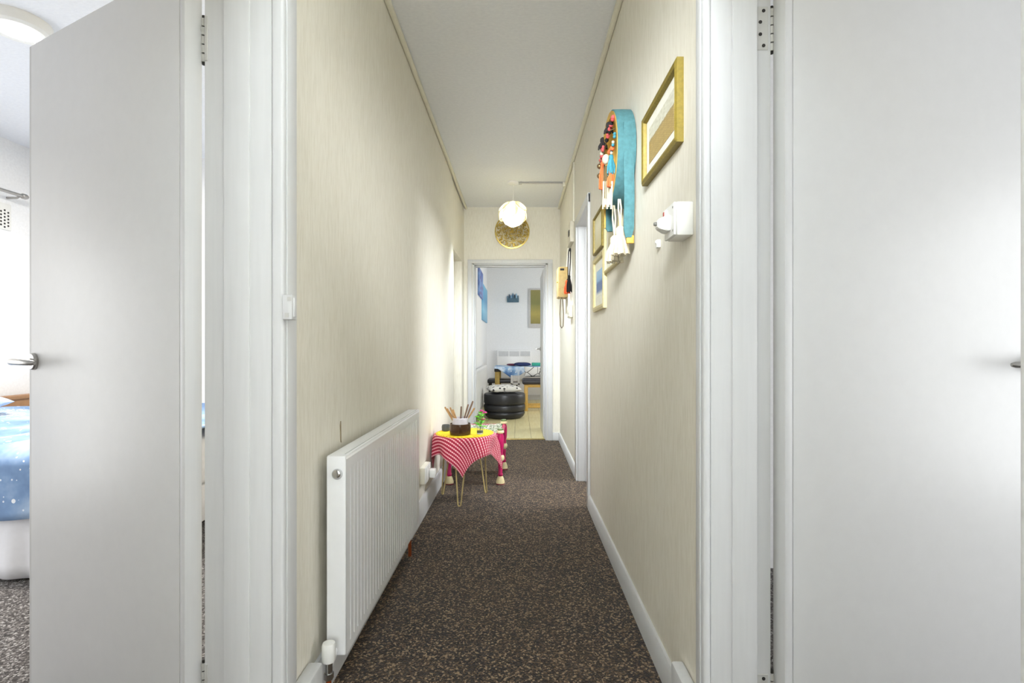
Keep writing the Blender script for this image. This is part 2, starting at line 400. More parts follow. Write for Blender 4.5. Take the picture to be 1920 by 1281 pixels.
# ------------------------------------------------------------------ doorway on the right wall further down
rt = root('trim_6', (RX, 3.64, 0), 'white frame of the daylit doorway halfway down the right wall', 'door frame', kind='structure')
for ya, yb in ((3.31, 3.33), (3.95, 3.97)):
    MB().box((RX, ya, 0), (RR, yb, 2.005), .002).build('jamb_lining', g, rt)
MB().box((.52, 3.94, 0), (.56, 3.951, 1.984), .003).build('door_stop', g, rt)
MB().box((.52, 3.329, 0), (.56, 3.34, 1.984), .003).build('door_stop', g, rt)
MB().box((RX, 3.33, 1.985), (RR, 3.95, 2.005), .002).build('head_lining', g, rt)
MB().box((.447, 3.268, 0), (RX, 3.328, 2.045), .005).build('architrave', g, rt)
MB().box((.447, 3.952, 0), (RX, 4.01, 2.045), .005).build('architrave', g, rt)
MB().box((.446, 3.268, 1.98), (RX, 4.01, 2.046), .005).build('architrave', g, rt)

# ------------------------------------------------------------------ lounge doorway
rt = root('trim_7', (-.095, END, 0), 'white frame of the lounge doorway at the corridor end', 'door frame', kind='structure')
MB().box((OL, END, 0), (OL + .022, 5.82, OT), .002).build('jamb_lining', g, rt)
MB().box((OR_ - .022, END, 0), (OR_, 5.82, OT), .002).build('jamb_lining', g, rt)
MB().box((OL, END, 1.965), (OR_, 5.82, OT), .002).build('head_lining', g, rt)
MB().box((OL + .022, 5.73, 1.948), (OR_ - .022, 5.775, 1.966), .003).build('door_stop', g, rt)
MB().box((OL + .021, 5.73, 0), (OL + .033, 5.775, 1.966), .003).build('door_stop', g, rt)
MB().box((OR_ - .033, 5.73, 0), (OR_ - .021, 5.775, 1.966), .003).build('door_stop', g, rt)
MB().box((-.567, END - .016, 0), (-.520, END, 2.022), .005).build('architrave', g, rt)
MB().box((.329, END - .016, 0), (.382, END, 2.022), .005).build('architrave', g, rt)
MB().box((-.567, END - .0165, 1.978), (.382, END, 2.0225), .005).build('architrave', g, rt)
h = MB().box((.3015, 5.79, .22), (.3035, 5.815, .32)).build('hinge', satin, rt)
MB().cyl((.298, 5.826, .22), (.298, 5.826, .32), .005).build('knuckle', satin, h)
# leaf standing open into the lounge
rt = root('door_3', (.325, 5.835, 0), 'white lounge door standing open edge on past the end doorway', 'door', kind='structure', rz=R(90))
MB().box((0, 0, .01), (.76, .04, 1.945), .003).build('door_leaf', MATS['door'], rt, world=False)
h = MB().lathe([(.0255, 0), (.0255, .006), (.02, .009)], (.70, .04, 1.02), (0, 1, 0), 20).build('handle', satin, rt, world=False)
MB().tube([(.70, .045, 1.02), (.70, .092, 1.02), (.69, .097, 1.02), (.58, .095, 1.02)], [.009, .009, .009, .007], 10).build('lever', satin, h, world=False)

# recessed doorway far left
b = MB(); b.box((-.7145, 4.775, .01), (-.700, 5.455, 1.962), .002)
tag(b.build('door_4', M('cream_gloss')), 'cream painted door shut inside the recess at the far left', 'door', kind='structure')

# ------------------------------------------------------------------ corridor radiator
def radiator(name, xf, xb, xw, y0, y1, z0, z1, label, pitch=.0345, simple=False):
    """xf front face, xb back, xw wall"""
    rt = root(name, ((xf + xb) / 2, (y0 + y1) / 2, 0), label, 'radiator')
    ya, yb = y0 + .004, y1 - .004
    b = MB()
    # pressed front: columns of (depth) along y, with rounded ends of each channel in z
    n = int((y1 - y0 - .04) / pitch); m0 = ((y1 - y0) - n * pitch) / 2
    ys = [(ya, 0)]
    for i in range(n):
        s0 = y0 + m0 + i * pitch
        for fr, dp in ((0, 0), (.03, .011), (.24, .011), (.27, 0)):
            ys.append((s0 + fr * pitch, dp))
    ys.append((yb, 0))
    zs = [(z0 + .002, 0), (z0 + .030, 0), (z0 + .042, 1), (z1 - .056, 1), (z1 - .044, 0), (z1 - .012, 0), (z1 - .004, -.0)]
    G = [[b.bm.verts.new((xf - dp * k_ - (.004 if j == 6 else 0), y, z)) for j, (z, k_) in enumerate(zs)] for y, dp in ys]
    for a, c_ in zip(G, G[1:]):
        for j in range(len(zs) - 1): b.bm.faces.new((a[j], c_[j], c_[j + 1], a[j + 1]))
    b.build('front_panel', white_metal, rt, smooth=20)
    MB().box((xb, ya, z0 + .004), (xf - .009, yb, z1 - .006), .003).build('core', white_metal, rt)
    # top cover with a raised lip and slots
    b = MB().box((xb, y0, z1 - .010), (xf - .003, y1, z1), .004)
    b.build('top_grille', white_metal, rt)
    if not simple:
        MB().box((xf - .0105, y0 + .02, z1 - .0005), (xf - .0085, y1 - .02, z1 + .0012)).build('groove', M('rad_groove', (190, 190, 190), .5), rt)
    ec = MB().box((xb, y0 - .004, z0 + .006), (xf, y0 + .006, z1 - .001), .004, 3).build('end_cap', white_metal, rt)
    MB().box((xb, y1 - .006, z0 + .006), (xf, y1 + .004, z1 - .001), .004, 3).build('end_cap', white_metal, rt)
    xm = (xf + xb) / 2
    for yy in (y0 + .2, y1 - .2):
        MB().box((xw, yy - .02, z1 - .2), (xb + .002, yy + .02, z1 - .08), .002).build('bracket', white_metal, rt)
    return rt, ec, xm
y0r, y1r, z0r, z1r = F / 633 + .004, F / 364, .128, .726
rt, ec, xm = radiator('radiator', -.512, -.569, LX, y0r, y1r, z0r, z1r, 'white ribbed panel radiator low on the left corridor wall')
p = MB(); p.lathe([(.016, 0), (.016, .002), (.0135, .003)], (xm + .004, y0r - .004, .672), (0, -1, 0), 24); q = p.build('vent_surround', M('rad_groove'), ec)
MB().lathe([(.012, 0), (.012, .006), (.009, .0075), (.004, .0075)], (xm + .004, y0r - .006, .674), (0, -1, 0), 20).build('air_vent', chrome, ec)
# valve at the near bottom corner
vy, vz = y0r - .045, .155
v = MB().cyl((xm - .006, vy, vz - .012), (xm - .006, vy, vz - .052), .011, .010, 16).build('valve', chrome, rt)
MB().lathe([(.0165, 0), (.019, .004), (.0195, .045), (.017, .053), (.008, .055)], (xm - .006, vy, vz - .012), (0, 0, 1), 24).build('valve_cap', white_plastic, v)
MB().cyl((xm - .006, vy, vz - .03), (xm - .006, y0r, vz - .005), .010, .012, 16).build('valve_tail', white_metal, v)
MB().cyl((xm - .006, vy, vz - .045), (xm - .006, vy, vz - .062), .014, None, 6).build('nut', chrome, v)
MB().cyl((xm - .006, vy, vz - .055), (xm - .006, vy, -.0), .0075, None, 14).build('copper_pipe', copper, rt)
MB().cyl((xm - .004, y1r - .07, z0r + .02), (xm - .004, y1r - .07, 0), .0085, None, 14).build('copper_pipe', copper, rt)
MB().cyl((xm - .004, y1r - .60, z0r + .01), (xm - .004, y1r - .60, .105), .006, None, 10).build('drain_plug', gold, rt)

# peeling wallpaper sliver above the radiator
MB().prism([(1.694, .785), (1.697, .74), (1.701, .728), (1.698, .80)], 'x', LX, LX + .003).build('torn_paper', M('torn_paper', (136, 122, 92), .8), bpy.data.objects['wall_left'])

# ------------------------------------------------------------------ socket on the left wall
rt = root('wall_socket', (LX, 3.16, .26), 'cream double wall socket above the skirting beyond the radiator', 'socket')
MB().box((LX, 3.06, .215), (LX + .03, 3.24, .315), .004).build('pattress_box', cream_plastic, rt)
MB().box((LX + .03, 3.062, .217), (LX + .037, 3.238, .313), .003).build('face_plate', white_plastic, rt)
for yy in (3.10, 3.20): MB().box((LX + .036, yy - .008, .285), (LX + .041, yy + .008, .305), .002).build('rocker_switch', white_plastic, rt)
pg = root('mains_plug', (LX + .037, 3.2, .25), 'white mains plug in the double socket by the table', 'plug')
MB().box((LX + .037, 3.175, .225), (LX + .075, 3.228, .278), .008).build('plug_body', white_plastic, pg)

# ------------------------------------------------------------------ right wall: near socket with plug
rt = root('switched_socket', (RX, 1.385, 1.39), 'white surface socket with red rocker beside the right door frame', 'socket')
MB().box((.414 + .006, 1.343, 1.346), (RX, 1.432, 1.436), .004).build('pattress_box', white_plastic, rt)
MB().box((.412, 1.344, 1.347), (.4205, 1.431, 1.435), .003).build('face_plate', white_plastic, rt)
rk = MB().box((.405, 1.400, 1.402), (.413, 1.424, 1.428), .002).build('rocker_switch', white_plastic, rt)
MB().box((.4035, 1.407, 1.412), (.4055, 1.417, 1.424), .001).build('red_marker', M('red_plastic', (176, 62, 48), .35), rk)
for zz in (1.36, 1.422): MB().lathe([(.003, 0), (.003, .001)], (.412, 1.352, zz), (-1, 0, 0), 10).build('screw', satin, rt)
pg = root('plug', (.412, 1.385, 1.385), 'tapered white plug pushed into the red rocker socket', 'plug')
b = MB(); b.ring_skin([[Vector((x, 1.392 + dy * w, 1.385 + dz * h)) for dy, dz in ((-1, -1), (1, -1), (1, 1), (-1, 1))] for x, w, h in ((.412, .024, .021), (.402, .024, .021), (.383, .015, .013), (.379, .012, .010))])
bmesh.ops.bevel(b.bm, geom=list(b.bm.edges), offset=.002, segments=2, affect='EDGES')
b.build('plug_body', white_plastic, pg)
MB().cyl((.380, 1.392, 1.386), (.372, 1.392, 1.386), .006, .0045, 12).build('cable_grip', M('grey_rubber', (120, 118, 112), .6), pg)
b = MB(); pz = onX(1236, 458, .462); b.box((.452, pz.y - .010, pz.z - .012), (RX, pz.y + .010, pz.z + .014), .003); b.box((.449, pz.y - .004, pz.z + .002), (.453, pz.y + .004, pz.z + .012), .001)
tag(b.build('cable_clip', white_plastic), 'tiny white clip on the right wall below the plug', 'clip')

# ------------------------------------------------------------------ framed pictures
def m_scene(name, stops, rough=.4, sx=6):
    t = NT(name); sep = t.add('ShaderNodeSeparateXYZ'); t.link(t.c.outputs['Generated'], sep.inputs[0])
    n = t.noise(t.mapc((sx, sx, sx), 'Generated'), 3, 5, .6)
    v = t.math('ADD', sep.outputs[2], t.math('MULTIPLY', t.math('SUBTRACT', n, .5), .22))
    t.set(t.ramp(v, [(p_, srgb(*c_)) for p_, c_ in stops]), rough); return t.m
def picture(name, y0, y1, z0, z1, fw, dep, fm, mat_w, art, label, group=None, mountm=None, xw=RX, sgn=-1):
    rt = root(name, (xw, (y0 + y1) / 2, z0), label, 'picture', group)
    a, c_ = sorted((xw, xw + sgn * dep))
    ym, zm = (y0 + y1) / 2, (z0 + z1) / 2
    b = MB()                               # mitred moulding: profile swept round the rectangle
    prof = [(0, 0), (0, dep * .8), (fw * .35, dep), (fw * .8, dep * .85), (fw, dep * .45), (fw, 0)]
    for (cy, cz) in ((0, 0),):
        rings = []
        for (sy, sz) in ((-1, -1), (1, -1), (1, 1), (-1, 1)):
            rings.append([Vector((xw + sgn * d, ym + sy * ((y1 - y0) / 2 - o_), zm + sz * ((z1 - z0) / 2 - o_))) for o_, d in prof])
        b.ring_skin(rings, False, True)
    b.build('frame', fm, rt, smooth=20)
    def panel(nm, inset, d0, d1, m):
        x0, x1 = sorted((xw + sgn * d0, xw + sgn * d1))
        return MB().box((x0, y0 + inset, z0 + inset), (x1, y1 - inset, z1 - inset)).build(nm, m, rt, smooth=0)
    panel('mount', fw * .9, .001, dep * .35, mountm or M('ivory_card', (238, 236, 222), .6))
    panel('print', fw + mat_w, dep * .35, dep * .35 + .001, art)
    return rt
t = NT('village_print')                    # pale sky, dark ridge, rows of sandy houses
sep = t.add('ShaderNodeSeparateXYZ'); t.link(t.c.outputs['Generated'], sep.inputs[0])
br = t.add('ShaderNodeTexBrick'); br.inputs['Scale'].default_value = 9; br.inputs['Color1'].default_value = srgb(190, 166, 104); br.inputs['Color2'].default_value = srgb(170, 146, 90); br.inputs['Mortar'].default_value = srgb(150, 124, 76); br.inputs['Mortar Size'].default_value = .03
cmb = t.add('ShaderNodeCombineXYZ'); t.link(sep.outputs[1], cmb.inputs[0]); t.link(sep.outputs[2], cmb.inputs[1]); t.link(cmb.outputs[0], br.inputs['Vector'])
sky = t.ramp(t.noise(t.mapc((3, 3, 3), 'Generated'), 4, 4), [(.3, srgb(196, 192, 170)), (.7, srgb(222, 220, 202))])
edge = t.ramp(t.math('ADD', sep.outputs[2], t.math('MULTIPLY', t.noise(t.mapc((4, 4, .1), 'Generated'), 4, 3), .08)), [(.68, (0, 0, 0, 1)), (.69, (1, 1, 1, 1))])
ridge = t.ramp(sep.outputs[2], [(.55, (0, 0, 0, 1)), (.66, (.55, .55, .55, 1))])
t.set(t.mix(edge, t.mix(ridge, br.outputs['Color'], srgb(150, 140, 116)), sky), .5); village = t.m
picture('framed_picture', 1.425, 1.825, 1.627, 1.866, .024, .024, goldframe, .034, village, 'gold framed picture of a sandy town high on the right wall')
pale_gold = M('pale_gold_frame', (206, 192, 142), .45, .15, .1, 70)
art1 = m_scene('misty_print', [(0, (214, 204, 156)), (.4, (226, 220, 184)), (.7, (236, 232, 204)), (1, (222, 214, 172))])
art2 = m_scene('sea_print', [(.05, (238, 238, 226)), (.2, (84, 116, 170)), (.5, (70, 110, 176)), (.62, (140, 186, 226)), (.9, (168, 206, 236))])
art3 = m_scene('sand_print', [(.05, (232, 226, 196)), (.4, (206, 194, 148)), (.8, (228, 222, 200))])
picture('framed_picture', 2.72, 3.04, 1.592, 1.815, .014, .02, goldframe, .0, art1, 'thin framed pale yellow print, topmost beside the doorway')
picture('framed_picture', 2.665, 3.04, 1.255, 1.565, .030, .022, pale_gold, .052, art2, 'pale framed print of blue sea, lowest beside the doorway')
picture('framed_picture', 2.265, 2.650, 1.432, 1.72, .016, .02, pale_gold, .05, art3, 'pale framed print behind the white tassels of the hoop')

# ------------------------------------------------------------------ turquoise hoop wall hanging
HC = Vector((0, 2.18, 1.85)); hr = .20
rt = root('hoop_wall_hanging', (RX, 2.18, 1.65), 'round turquoise bound hoop hung with coloured tassels on the right wall', 'wall hanging')
turq = M('turquoise_felt', (70, 114, 118), .9, 0, .16, 60, .3)
must = M('mustard_wood', (190, 150, 62), .6, 0, .14, 50)
MB().annulus([(hr - .004, -.038), (hr, -.036), (hr + .001, .0), (hr, .034), (hr - .004, .036)], (.427, 2.18, 1.85), (1, 0, 0), 64).build('turquoise_band', turq, rt)
MB().annulus([(hr - .030, -.038), (hr - .005, -.040), (hr - .005, .036), (hr - .030, .034)], (.427, 2.18, 1.85), (1, 0, 0), 64).build('wooden_rim', must, rt, smooth=30)
def strap(yc, ztop, zbot, x0, x1, bulge, tipm=None):
    pts = []
    n = 14
    b = MB()
    rings = []
    for i in range(n + 1):
        f = i / n; z = ztop + (zbot - ztop) * f
        wv = .006 * math.sin(f * 7)
        sh = 1 - (max(0, f - .93) / .07) ** 2 * .45
        xc, hw = (x0 + x1) / 2, (x1 - x0) / 2 * sh
        y = yc + bulge * math.sin(f * math.pi) + wv
        rings.append([Vector((xc - hw, y - .004, z)), Vector((xc, y - .009, z)), Vector((xc + hw, y - .004, z)), Vector((xc + hw, y + .004, z)), Vector((xc, y + .006, z)), Vector((xc - hw, y + .004, z))])
    b.ring_skin(rings); return b.build('strap', turq, rt)
strap(1.985, 1.93, 1.478, .412, .452, -.004)
strap(2.355, 1.78, 1.585, .406, .446, .004)
MB().box((.398, 2.352, 1.60), (.408, 2.368, 1.69), .003).build('mustard_tab', must, rt)
MB().box((.424, 1.985, 1.455), (.454, 2.0, 1.488), .004).build('mustard_tab', must, rt)
def tassel(name, top, length, r, m, headm=None, parent=None, strands=11, flare=1.0):
    """bundle of strands hanging under a bound head"""
    b = MB(); t_ = Vector(top)
    b.lathe([(r * .25, 0), (r * .55, -r * .3), (r * .6, -r * .9), (r * .42, -r * 1.25)], t_, (0, 0, 1), 12)
    for k in range(strands):
        a = 2 * math.pi * k / strands; rr = r * (.55 if k % 2 else .95)
        d = Vector((math.cos(a), math.sin(a), 0))
        p0 = t_ + d * r * .3 - Vector((0, 0, r * 1.1))
        p2 = t_ + d * rr * flare - Vector((0, 0, length * random.uniform(.93, 1)))
        p1 = (p0 * .5 + p2 * .5) + d * rr * .2
        b.tube([p0, p1, p2], [r * .22, r * .26, r * .2], 5)
    return b.build(name, m, parent)
def cord(name, pts, r, m, parent, seg=6): return MB().tube(pts, r, seg).build(name, m, parent)
orange = M('orange_wool', (232, 106, 56), .9, 0, .15, 120, .3); black = M('black_wool', (34, 30, 30), .9, 0, .2, 120)
coral = M('coral_braid', (204, 84, 84), .85, 0, .25, 160, .3); ivory = M('ivory_wool', (204, 194, 168), .9, 0, .08, 120, .2)
olive = M('olive_string', (112, 96, 62), .9, 0, .2, 120); aqua = M('aqua_wool', (58, 132, 146), .9, 0, .15, 120, .2)
XF = .383
def hp(x, y, X=XF): return onX(x, y, X)
# a string across the hoop to hang things from
cord('hanging_string', [(.395, 2.0, 1.915), (.385, 2.12, 1.955), (.385, 2.25, 1.94), (.395, 2.355, 1.92)], .003, olive, rt)
def braid(p0, p1, n, r, m1, m2):
    for i in range(n):
        f = i / (n - 1); c = p0.lerp(p1, f) + Vector((0, .006 * (-1) ** i, 0))
        MB().sph(c, (r * .8, r, r * .8), 10, 7).build('braid_knot', (m1, m2)[i % 3 == 2], rt)
braid(hp(1150, 219), hp(1138, 262), 9, .0115, coral, black)
braid(hp(1131, 276), hp(1127, 300), 5, .0120, coral, ivory)
braid(hp(1153, 250), hp(1146, 288), 6, .0085, aqua, ivory)
tassel('black_tassel', hp(1141, 229), .05, .019, black, parent=rt, strands=9)
tassel('black_tassel', hp(1130, 258), .055, .020, black, parent=rt, strands=9)
for x, y in ((1146, 281), (1143, 285), (1148, 278)): MB().sph(hp(x, y), .010, 10, 7).build('orange_knot', orange, rt)
MB().sph(hp(1136, 299), (.017, .02, .022), 14, 10).build('ivory_pompom', ivory, rt)
tassel('turquoise_tassel', hp(1146, 290), .085, .017, aqua, parent=rt)
tassel('orange_tassel', hp(1146, 318), .075, .018, orange, parent=rt)
tassel('orange_tassel', hp(1130, 303), .13, .017, orange, parent=rt)
for i, (xa, xb_) in enumerate(((1133, 1131), (1136, 1134), (1139, 1137), (1143, 1141))):
    cord('string', [hp(xa, 310), hp(xb_, 372)], .0035, olive, rt)
for i in range(7):
    xa = 1131 + i * 2.6
    cord('white_fringe', [hp(xa + 1, 340), hp(xa, 372), hp(xa - .5, 392 - i % 3 * 4)], .0045, ivory, rt)
for y in (312, 330): 
    c = hp(1124, y, .37); MB().sph(c, .012, 12, 8).build('bell', M('tarnished_brass', (130, 104, 70), .35, .7), rt)
cord('hanging_string', [hp(1127, 296), hp(1124, 306, .37)], .002, olive, rt)
for (x, y, L, r_, X) in ((1163, 424, .120, .034, .412), (1152, 442, .115, .033, .405)):
    c = hp(x, y, X); tassel('white_tassel', c, L, r_, ivory, parent=rt, strands=16)
    for dx in (-.006, .006): cord('white_cord', [c, c + Vector((dx, .01, .075)), c + Vector((dx * .5 - .0, .02, 1.652 - c.z))], .0035, ivory, rt)

# ------------------------------------------------------------------ small things beyond the doorway on the right wall
rt = root('door_chime', (RX, 4.38, 1.92), 'pale box with a dark button high beyond the right doorway', 'doorbell')
MB().box((.43, 4.22, 1.925), (RX, 4.50, 2.10), .006).build('casing', M('pale_plastic', (214, 208, 190), .5), rt)
MB().box((.424, 4.27, 1.985), (.431, 4.33, 2.035), .003).build('button', dark, rt)
rt = root('key_box', (RX, 4.85, 1.51), 'small wooden key box on the right wall by the end', 'key box')
MB().box((.385, 4.76, 1.515), (RX, 4.98, 1.80), .004).build('carcass', M('pale_oak', (184, 156, 98), .5, 0, .1, 40), rt)
MB().box((.374, 4.765, 1.52), (.386, 4.975, 1.795), .003).build('key_box_lid', M('light_pine', (206, 180, 122), .5, 0, .1), rt)
MB().sph((.370, 4.80, 1.66), .008, 10, 8).build('knob', gold, rt)
MB().box((.392, 4.756, 1.765), (.43, 4.761, 1.785), .001).build('label_holder', dark, rt)
b = MB(); b.tube([(.40, 4.80, 1.49), (.392, 4.79, 1.36), (.397, 4.79, 1.245), (.41, 4.80, 1.225), (.425, 4.81, 1.245), (.428, 4.81, 1.36), (.42, 4.80, 1.49)], .0045, 8)
b.tube([(.40, 4.80, 1.49), (.41, 4.80, 1.516), (.42, 4.80, 1.49)], .004, 8)
tag(b.build('lanyard', M('brown_cord', (104, 88, 62), .8)), 'brown cord loop hanging under the wooden key box', 'lanyard')
rt = root('tassel_hanging', (RX, 4.45, 1.9), 'dark string with orange and black tassels hung by the doorway', 'wall hanging')
MB().tube([(.452, 4.40, 1.90), (.448, 4.38, 1.78), (.444, 4.40, 1.66)], .005, 8).build('string', black, rt)
MB().tube([(.452, 4.56, 1.90), (.448, 4.57, 1.78), (.444, 4.53, 1.64)], .005, 8).build('string', black, rt)
MB().lathe([(.008, 0), (.008, .014)], (.452, 4.48, 1.90), (1, 0, 0), 10).build('nail', dark, rt)
MB().tube([(.452, 4.40, 1.90), (.45, 4.48, 1.915), (.452, 4.56, 1.90)], .005, 8).build('string', black, rt)
tassel('black_tassel', (.44, 4.40, 1.67), .15, .022, black, parent=rt)
tassel('orange_tassel', (.43, 4.49, 1.64), .125, .026, orange, parent=rt)
tassel('black_tassel', (.435, 4.57, 1.63), .10, .024, black, parent=rt)
MB().tube([(.444, 4.46, 1.66), (.43, 4.49, 1.64), (.444, 4.53, 1.65)], .004, 6).build('string', black, rt)
rt = root('light_switch', (RX, 4.42, 1.3), 'cream light switch beyond the right doorway', 'light switch')
MB().box((.437, 4.33, 1.30), (RX, 4.50, 1.41), .005).build('back_box', cream_plastic, rt)
MB().box((.431, 4.34, 1.31), (.438, 4.49, 1.40), .003).build('switch_plate', cream_plastic, rt)
MB().box((.423, 4.395, 1.34), (.432, 4.43, 1.37), .003).build('rocker_switch', M('pale_plastic'), rt)
b = MB(); b.box((RX - .012, 4.20, 2.09), (RX, 4.22, CEIL - .028), .003)
tag(b.build('cable_trunking', M('cream_gloss')), 'slim cream cable trunking dropping from the cornice by the doorway', 'trunking')

# ------------------------------------------------------------------ pendant lamp and ceiling conduit
rt = root('pendant_lamp', (PEND.x, PEND.y, CEIL), 'lit white pendant lamp with round shell discs at the corridor end', 'pendant lamp')
MB().lathe([(.052, 0), (.05, -.014), (.03, -.026), (.008, -.028)], (PEND.x, PEND.y, CEIL), (0, 0, 1), 24).build('ceiling_rose', white_plastic, rt)
MB().cyl((PEND.x, PEND.y, CEIL - .02), (PEND.x, PEND.y, PEND.z + .08), .004, None, 8).build('flex', white_plastic, rt)
MB().cyl((PEND.x, PEND.y, PEND.z + .085), (PEND.x, PEND.y, PEND.z + .036), .018, .016, 16).build('lamp_holder', white_plastic, rt)
e = NT('lit_bulb'); e.set((1, 1, 1, 1)); e.b.inputs['Emission Color'].default_value = (1, .93, .82, 1); e.b.inputs['Emission Strength'].default_value = 14
MB().sph((PEND.x, PEND.y, PEND.z + .014), .026, 16, 12).build('bulb', e.m, rt)
t = NT('capiz_shell'); n = t.noise(t.mapc(), 26, 4); col = t.ramp(n, [(.3, srgb(232, 228, 214)), (.7, srgb(250, 248, 240))])
tr = t.add('ShaderNodeBsdfTranslucent'); t.link(col, tr.inputs[0]); t.set(col, .25)
mx = t.add('ShaderNodeMixShader'); mx.inputs[0].default_value = .85; out = t.n['Material Output']
t.link(t.b.outputs[0], mx.inputs[1]); t.link(tr.outputs[0], mx.inputs[2]); t.link(mx.outputs[0], out.inputs[0]); capiz = t.m
disc_me = rim_me = None
def disc(d, rad, tilt, dist):
    global disc_me, rim_me
    d = Vector(d).normalized(); p_ = PEND + Vector((d.x, d.y, d.z * .78)) * dist
    nrm = (d + Vector((0, 0, tilt))).normalized()
    o_ = bpy.data.objects.new('shell_disc', disc_me) if disc_me else MB().lathe([(.002, .0105), (.35, .009), (.75, .004), (.985, -.008), (1, -.011), (.97, -.013), (.7, 0), (.3, .005), (.002, .006)], (0, 0, 0), (0, 0, 1), 28).build('shell_disc', capiz, rt, world=False)
    if disc_me: C.objects.link(o_); o_.parent = rt
    disc_me = o_.data
    q_ = nrm.to_track_quat('Z', 'Y')
    o_.rotation_mode = 'QUATERNION'; o_.rotation_quaternion = q_
    o_.scale = (rad, rad, 1)
    o_.location = p_ - Vector((PEND.x, PEND.y, CEIL))
    if rim_me is None:
        r_ = MB().tube([(.99 * math.cos(2 * math.pi * i / 28), .99 * math.sin(2 * math.pi * i / 28), -.0105) for i in range(28)], .028, 5, True).build('disc_rim', gold, o_, world=False)
        rim_me = r_.data
    else:
        r_ = bpy.data.objects.new('disc_rim', rim_me); C.objects.link(r_); r_.parent = o_
    r_.scale = (1, 1, .07); r_.location = (0, 0, -.0095)
for lat, num, ph, rad, tl in ((-38, 5, 20, .066, .35), (2, 7, 0, .070, .25), (38, 6, 25, .068, .15), (68, 4, 0, .062, .0)):
    for k in range(num):
        a = R(ph + 360 * k / num); cl = math.cos(R(lat))
        disc((cl * math.cos(a), cl * math.sin(a), math.sin(R(lat))), rad, tl, .112 + .012 * (k % 2))
b = MB(); b.tube([(PEND.x + .056, PEND.y, CEIL - .009), (RX - .03, PEND.y, CEIL - .009)], .008, 10)
rt = root('conduit', (PEND.x + .06, PEND.y, CEIL), 'thin grey conduit crossing the ceiling from the pendant to the wall', 'conduit')
b.build('tube', M('grey_paint', (176, 174, 170), .5), rt)
MB().cyl((PEND.x + .054, PEND.y, CEIL - .0135), (PEND.x + .082, PEND.y, CEIL - .010), .013, None, 12).build('coupling', M('grey_paint'), rt)
MB().box((RX - .045, PEND.y - .012, CEIL - .045), (RX - .02, PEND.y + .012, CEIL), .003).build('elbow', M('cream_gloss'), rt)

# ------------------------------------------------------------------ brass fretwork disc above the lounge door
DC = Vector((-.07, 5.655, 2.336)); 
rt = root('fretwork_wall_disc', (DC.x, END, DC.z), 'round brass fretwork disc on the wall above the lounge doorway', 'wall ornament')
brass = M('aged_brass', (190, 164, 84), .28, .7, .3, 60)
MB().annulus([(.180, -.006), (.194, -.005), (.195, .004), (.181, .006)], DC, (0, 1, 0), 56).build('rim', brass, rt)
MB().annulus([(.048, -.004), (.056, -.004), (.056, .004), (.048, .004)], DC, (0, 1, 0), 32).build('inner_ring', brass, rt)
MB().annulus([(.112, -.004), (.119, -.004), (.119, .004), (.112, .004)], DC, (0, 1, 0), 48).build('inner_ring', brass, rt)
b = MB()
def scroll(cx, cz, r_, a0, sgn_=1):
    pts = []
    for i in range(9):
        f = i / 8; rr = r_ * (1 - .72 * f); a = a0 + sgn_ * f * 5.0
        pts.append((DC.x + cx + rr * math.cos(a), DC.y, DC.z + cz + rr * math.sin(a)))
    b.tube(pts, .0054, 5)
for rad_, num in ((.030, 6), (.083, 13), (.150, 23)):
    for k in range(num):
        a = 2 * math.pi * k / num
        scroll(rad_ * math.cos(a), rad_ * math.sin(a), {.030: .017, .083: .028, .150: .033}[rad_], a + 1.2, 1 if k % 2 else -1)
        a2 = a + math.pi / num
        if rad_ > .05: scroll(rad_ * 1.04 * math.cos(a2), rad_ * 1.04 * math.sin(a2), {.083: .020, .150: .022}[rad_], a2 + 4, -1 if k % 2 else 1)
b.build('fretwork', brass, rt, kind='stuff')
MB().sph(DC, (.018, .006, .018), 14, 8).build('boss', brass, rt)

# ------------------------------------------------------------------ hairpin side table and what stands on it
TC = Vector((-.37, 3.5, 0)); TZ = .45; TR = .20
rt = root('side_table', TC, 'small round side table on gold hairpin legs against the left wall', 'table')
MB().lathe([(TR - .006, TZ - .022), (TR, TZ - .018), (TR, TZ - .004), (TR - .004, TZ - .002)], (TC.x, TC.y, 0), (0, 0, 1), 40).build('tabletop', M('pale_board', (214, 186, 136), .5), rt)
hair = M('gold_wire', (206, 186, 130), .35, .5, .08)
for a, ex in ((-95, 0), (42, 0), (153, 0)):
    d = Vector((math.cos(R(a)), math.sin(R(a)), 0)); n_ = Vector((-d.y, d.x, 0))
    foot = TC + d * .185
    top0 = TC + d * .135 + n_ * .045; top1 = TC + d * .135 - n_ * .045
    MB().tube([top0 + Vector((0, 0, TZ - .022)), foot + n_ * .010 + Vector((0, 0, .015)), foot + n_ * .005 + Vector((0, 0, .006)), foot - n_ * .005 + Vector((0, 0, .006)), foot - n_ * .010 + Vector((0, 0, .015)), top1 + Vector((0, 0, TZ - .022))], .0048, 8).build('leg', hair, rt)
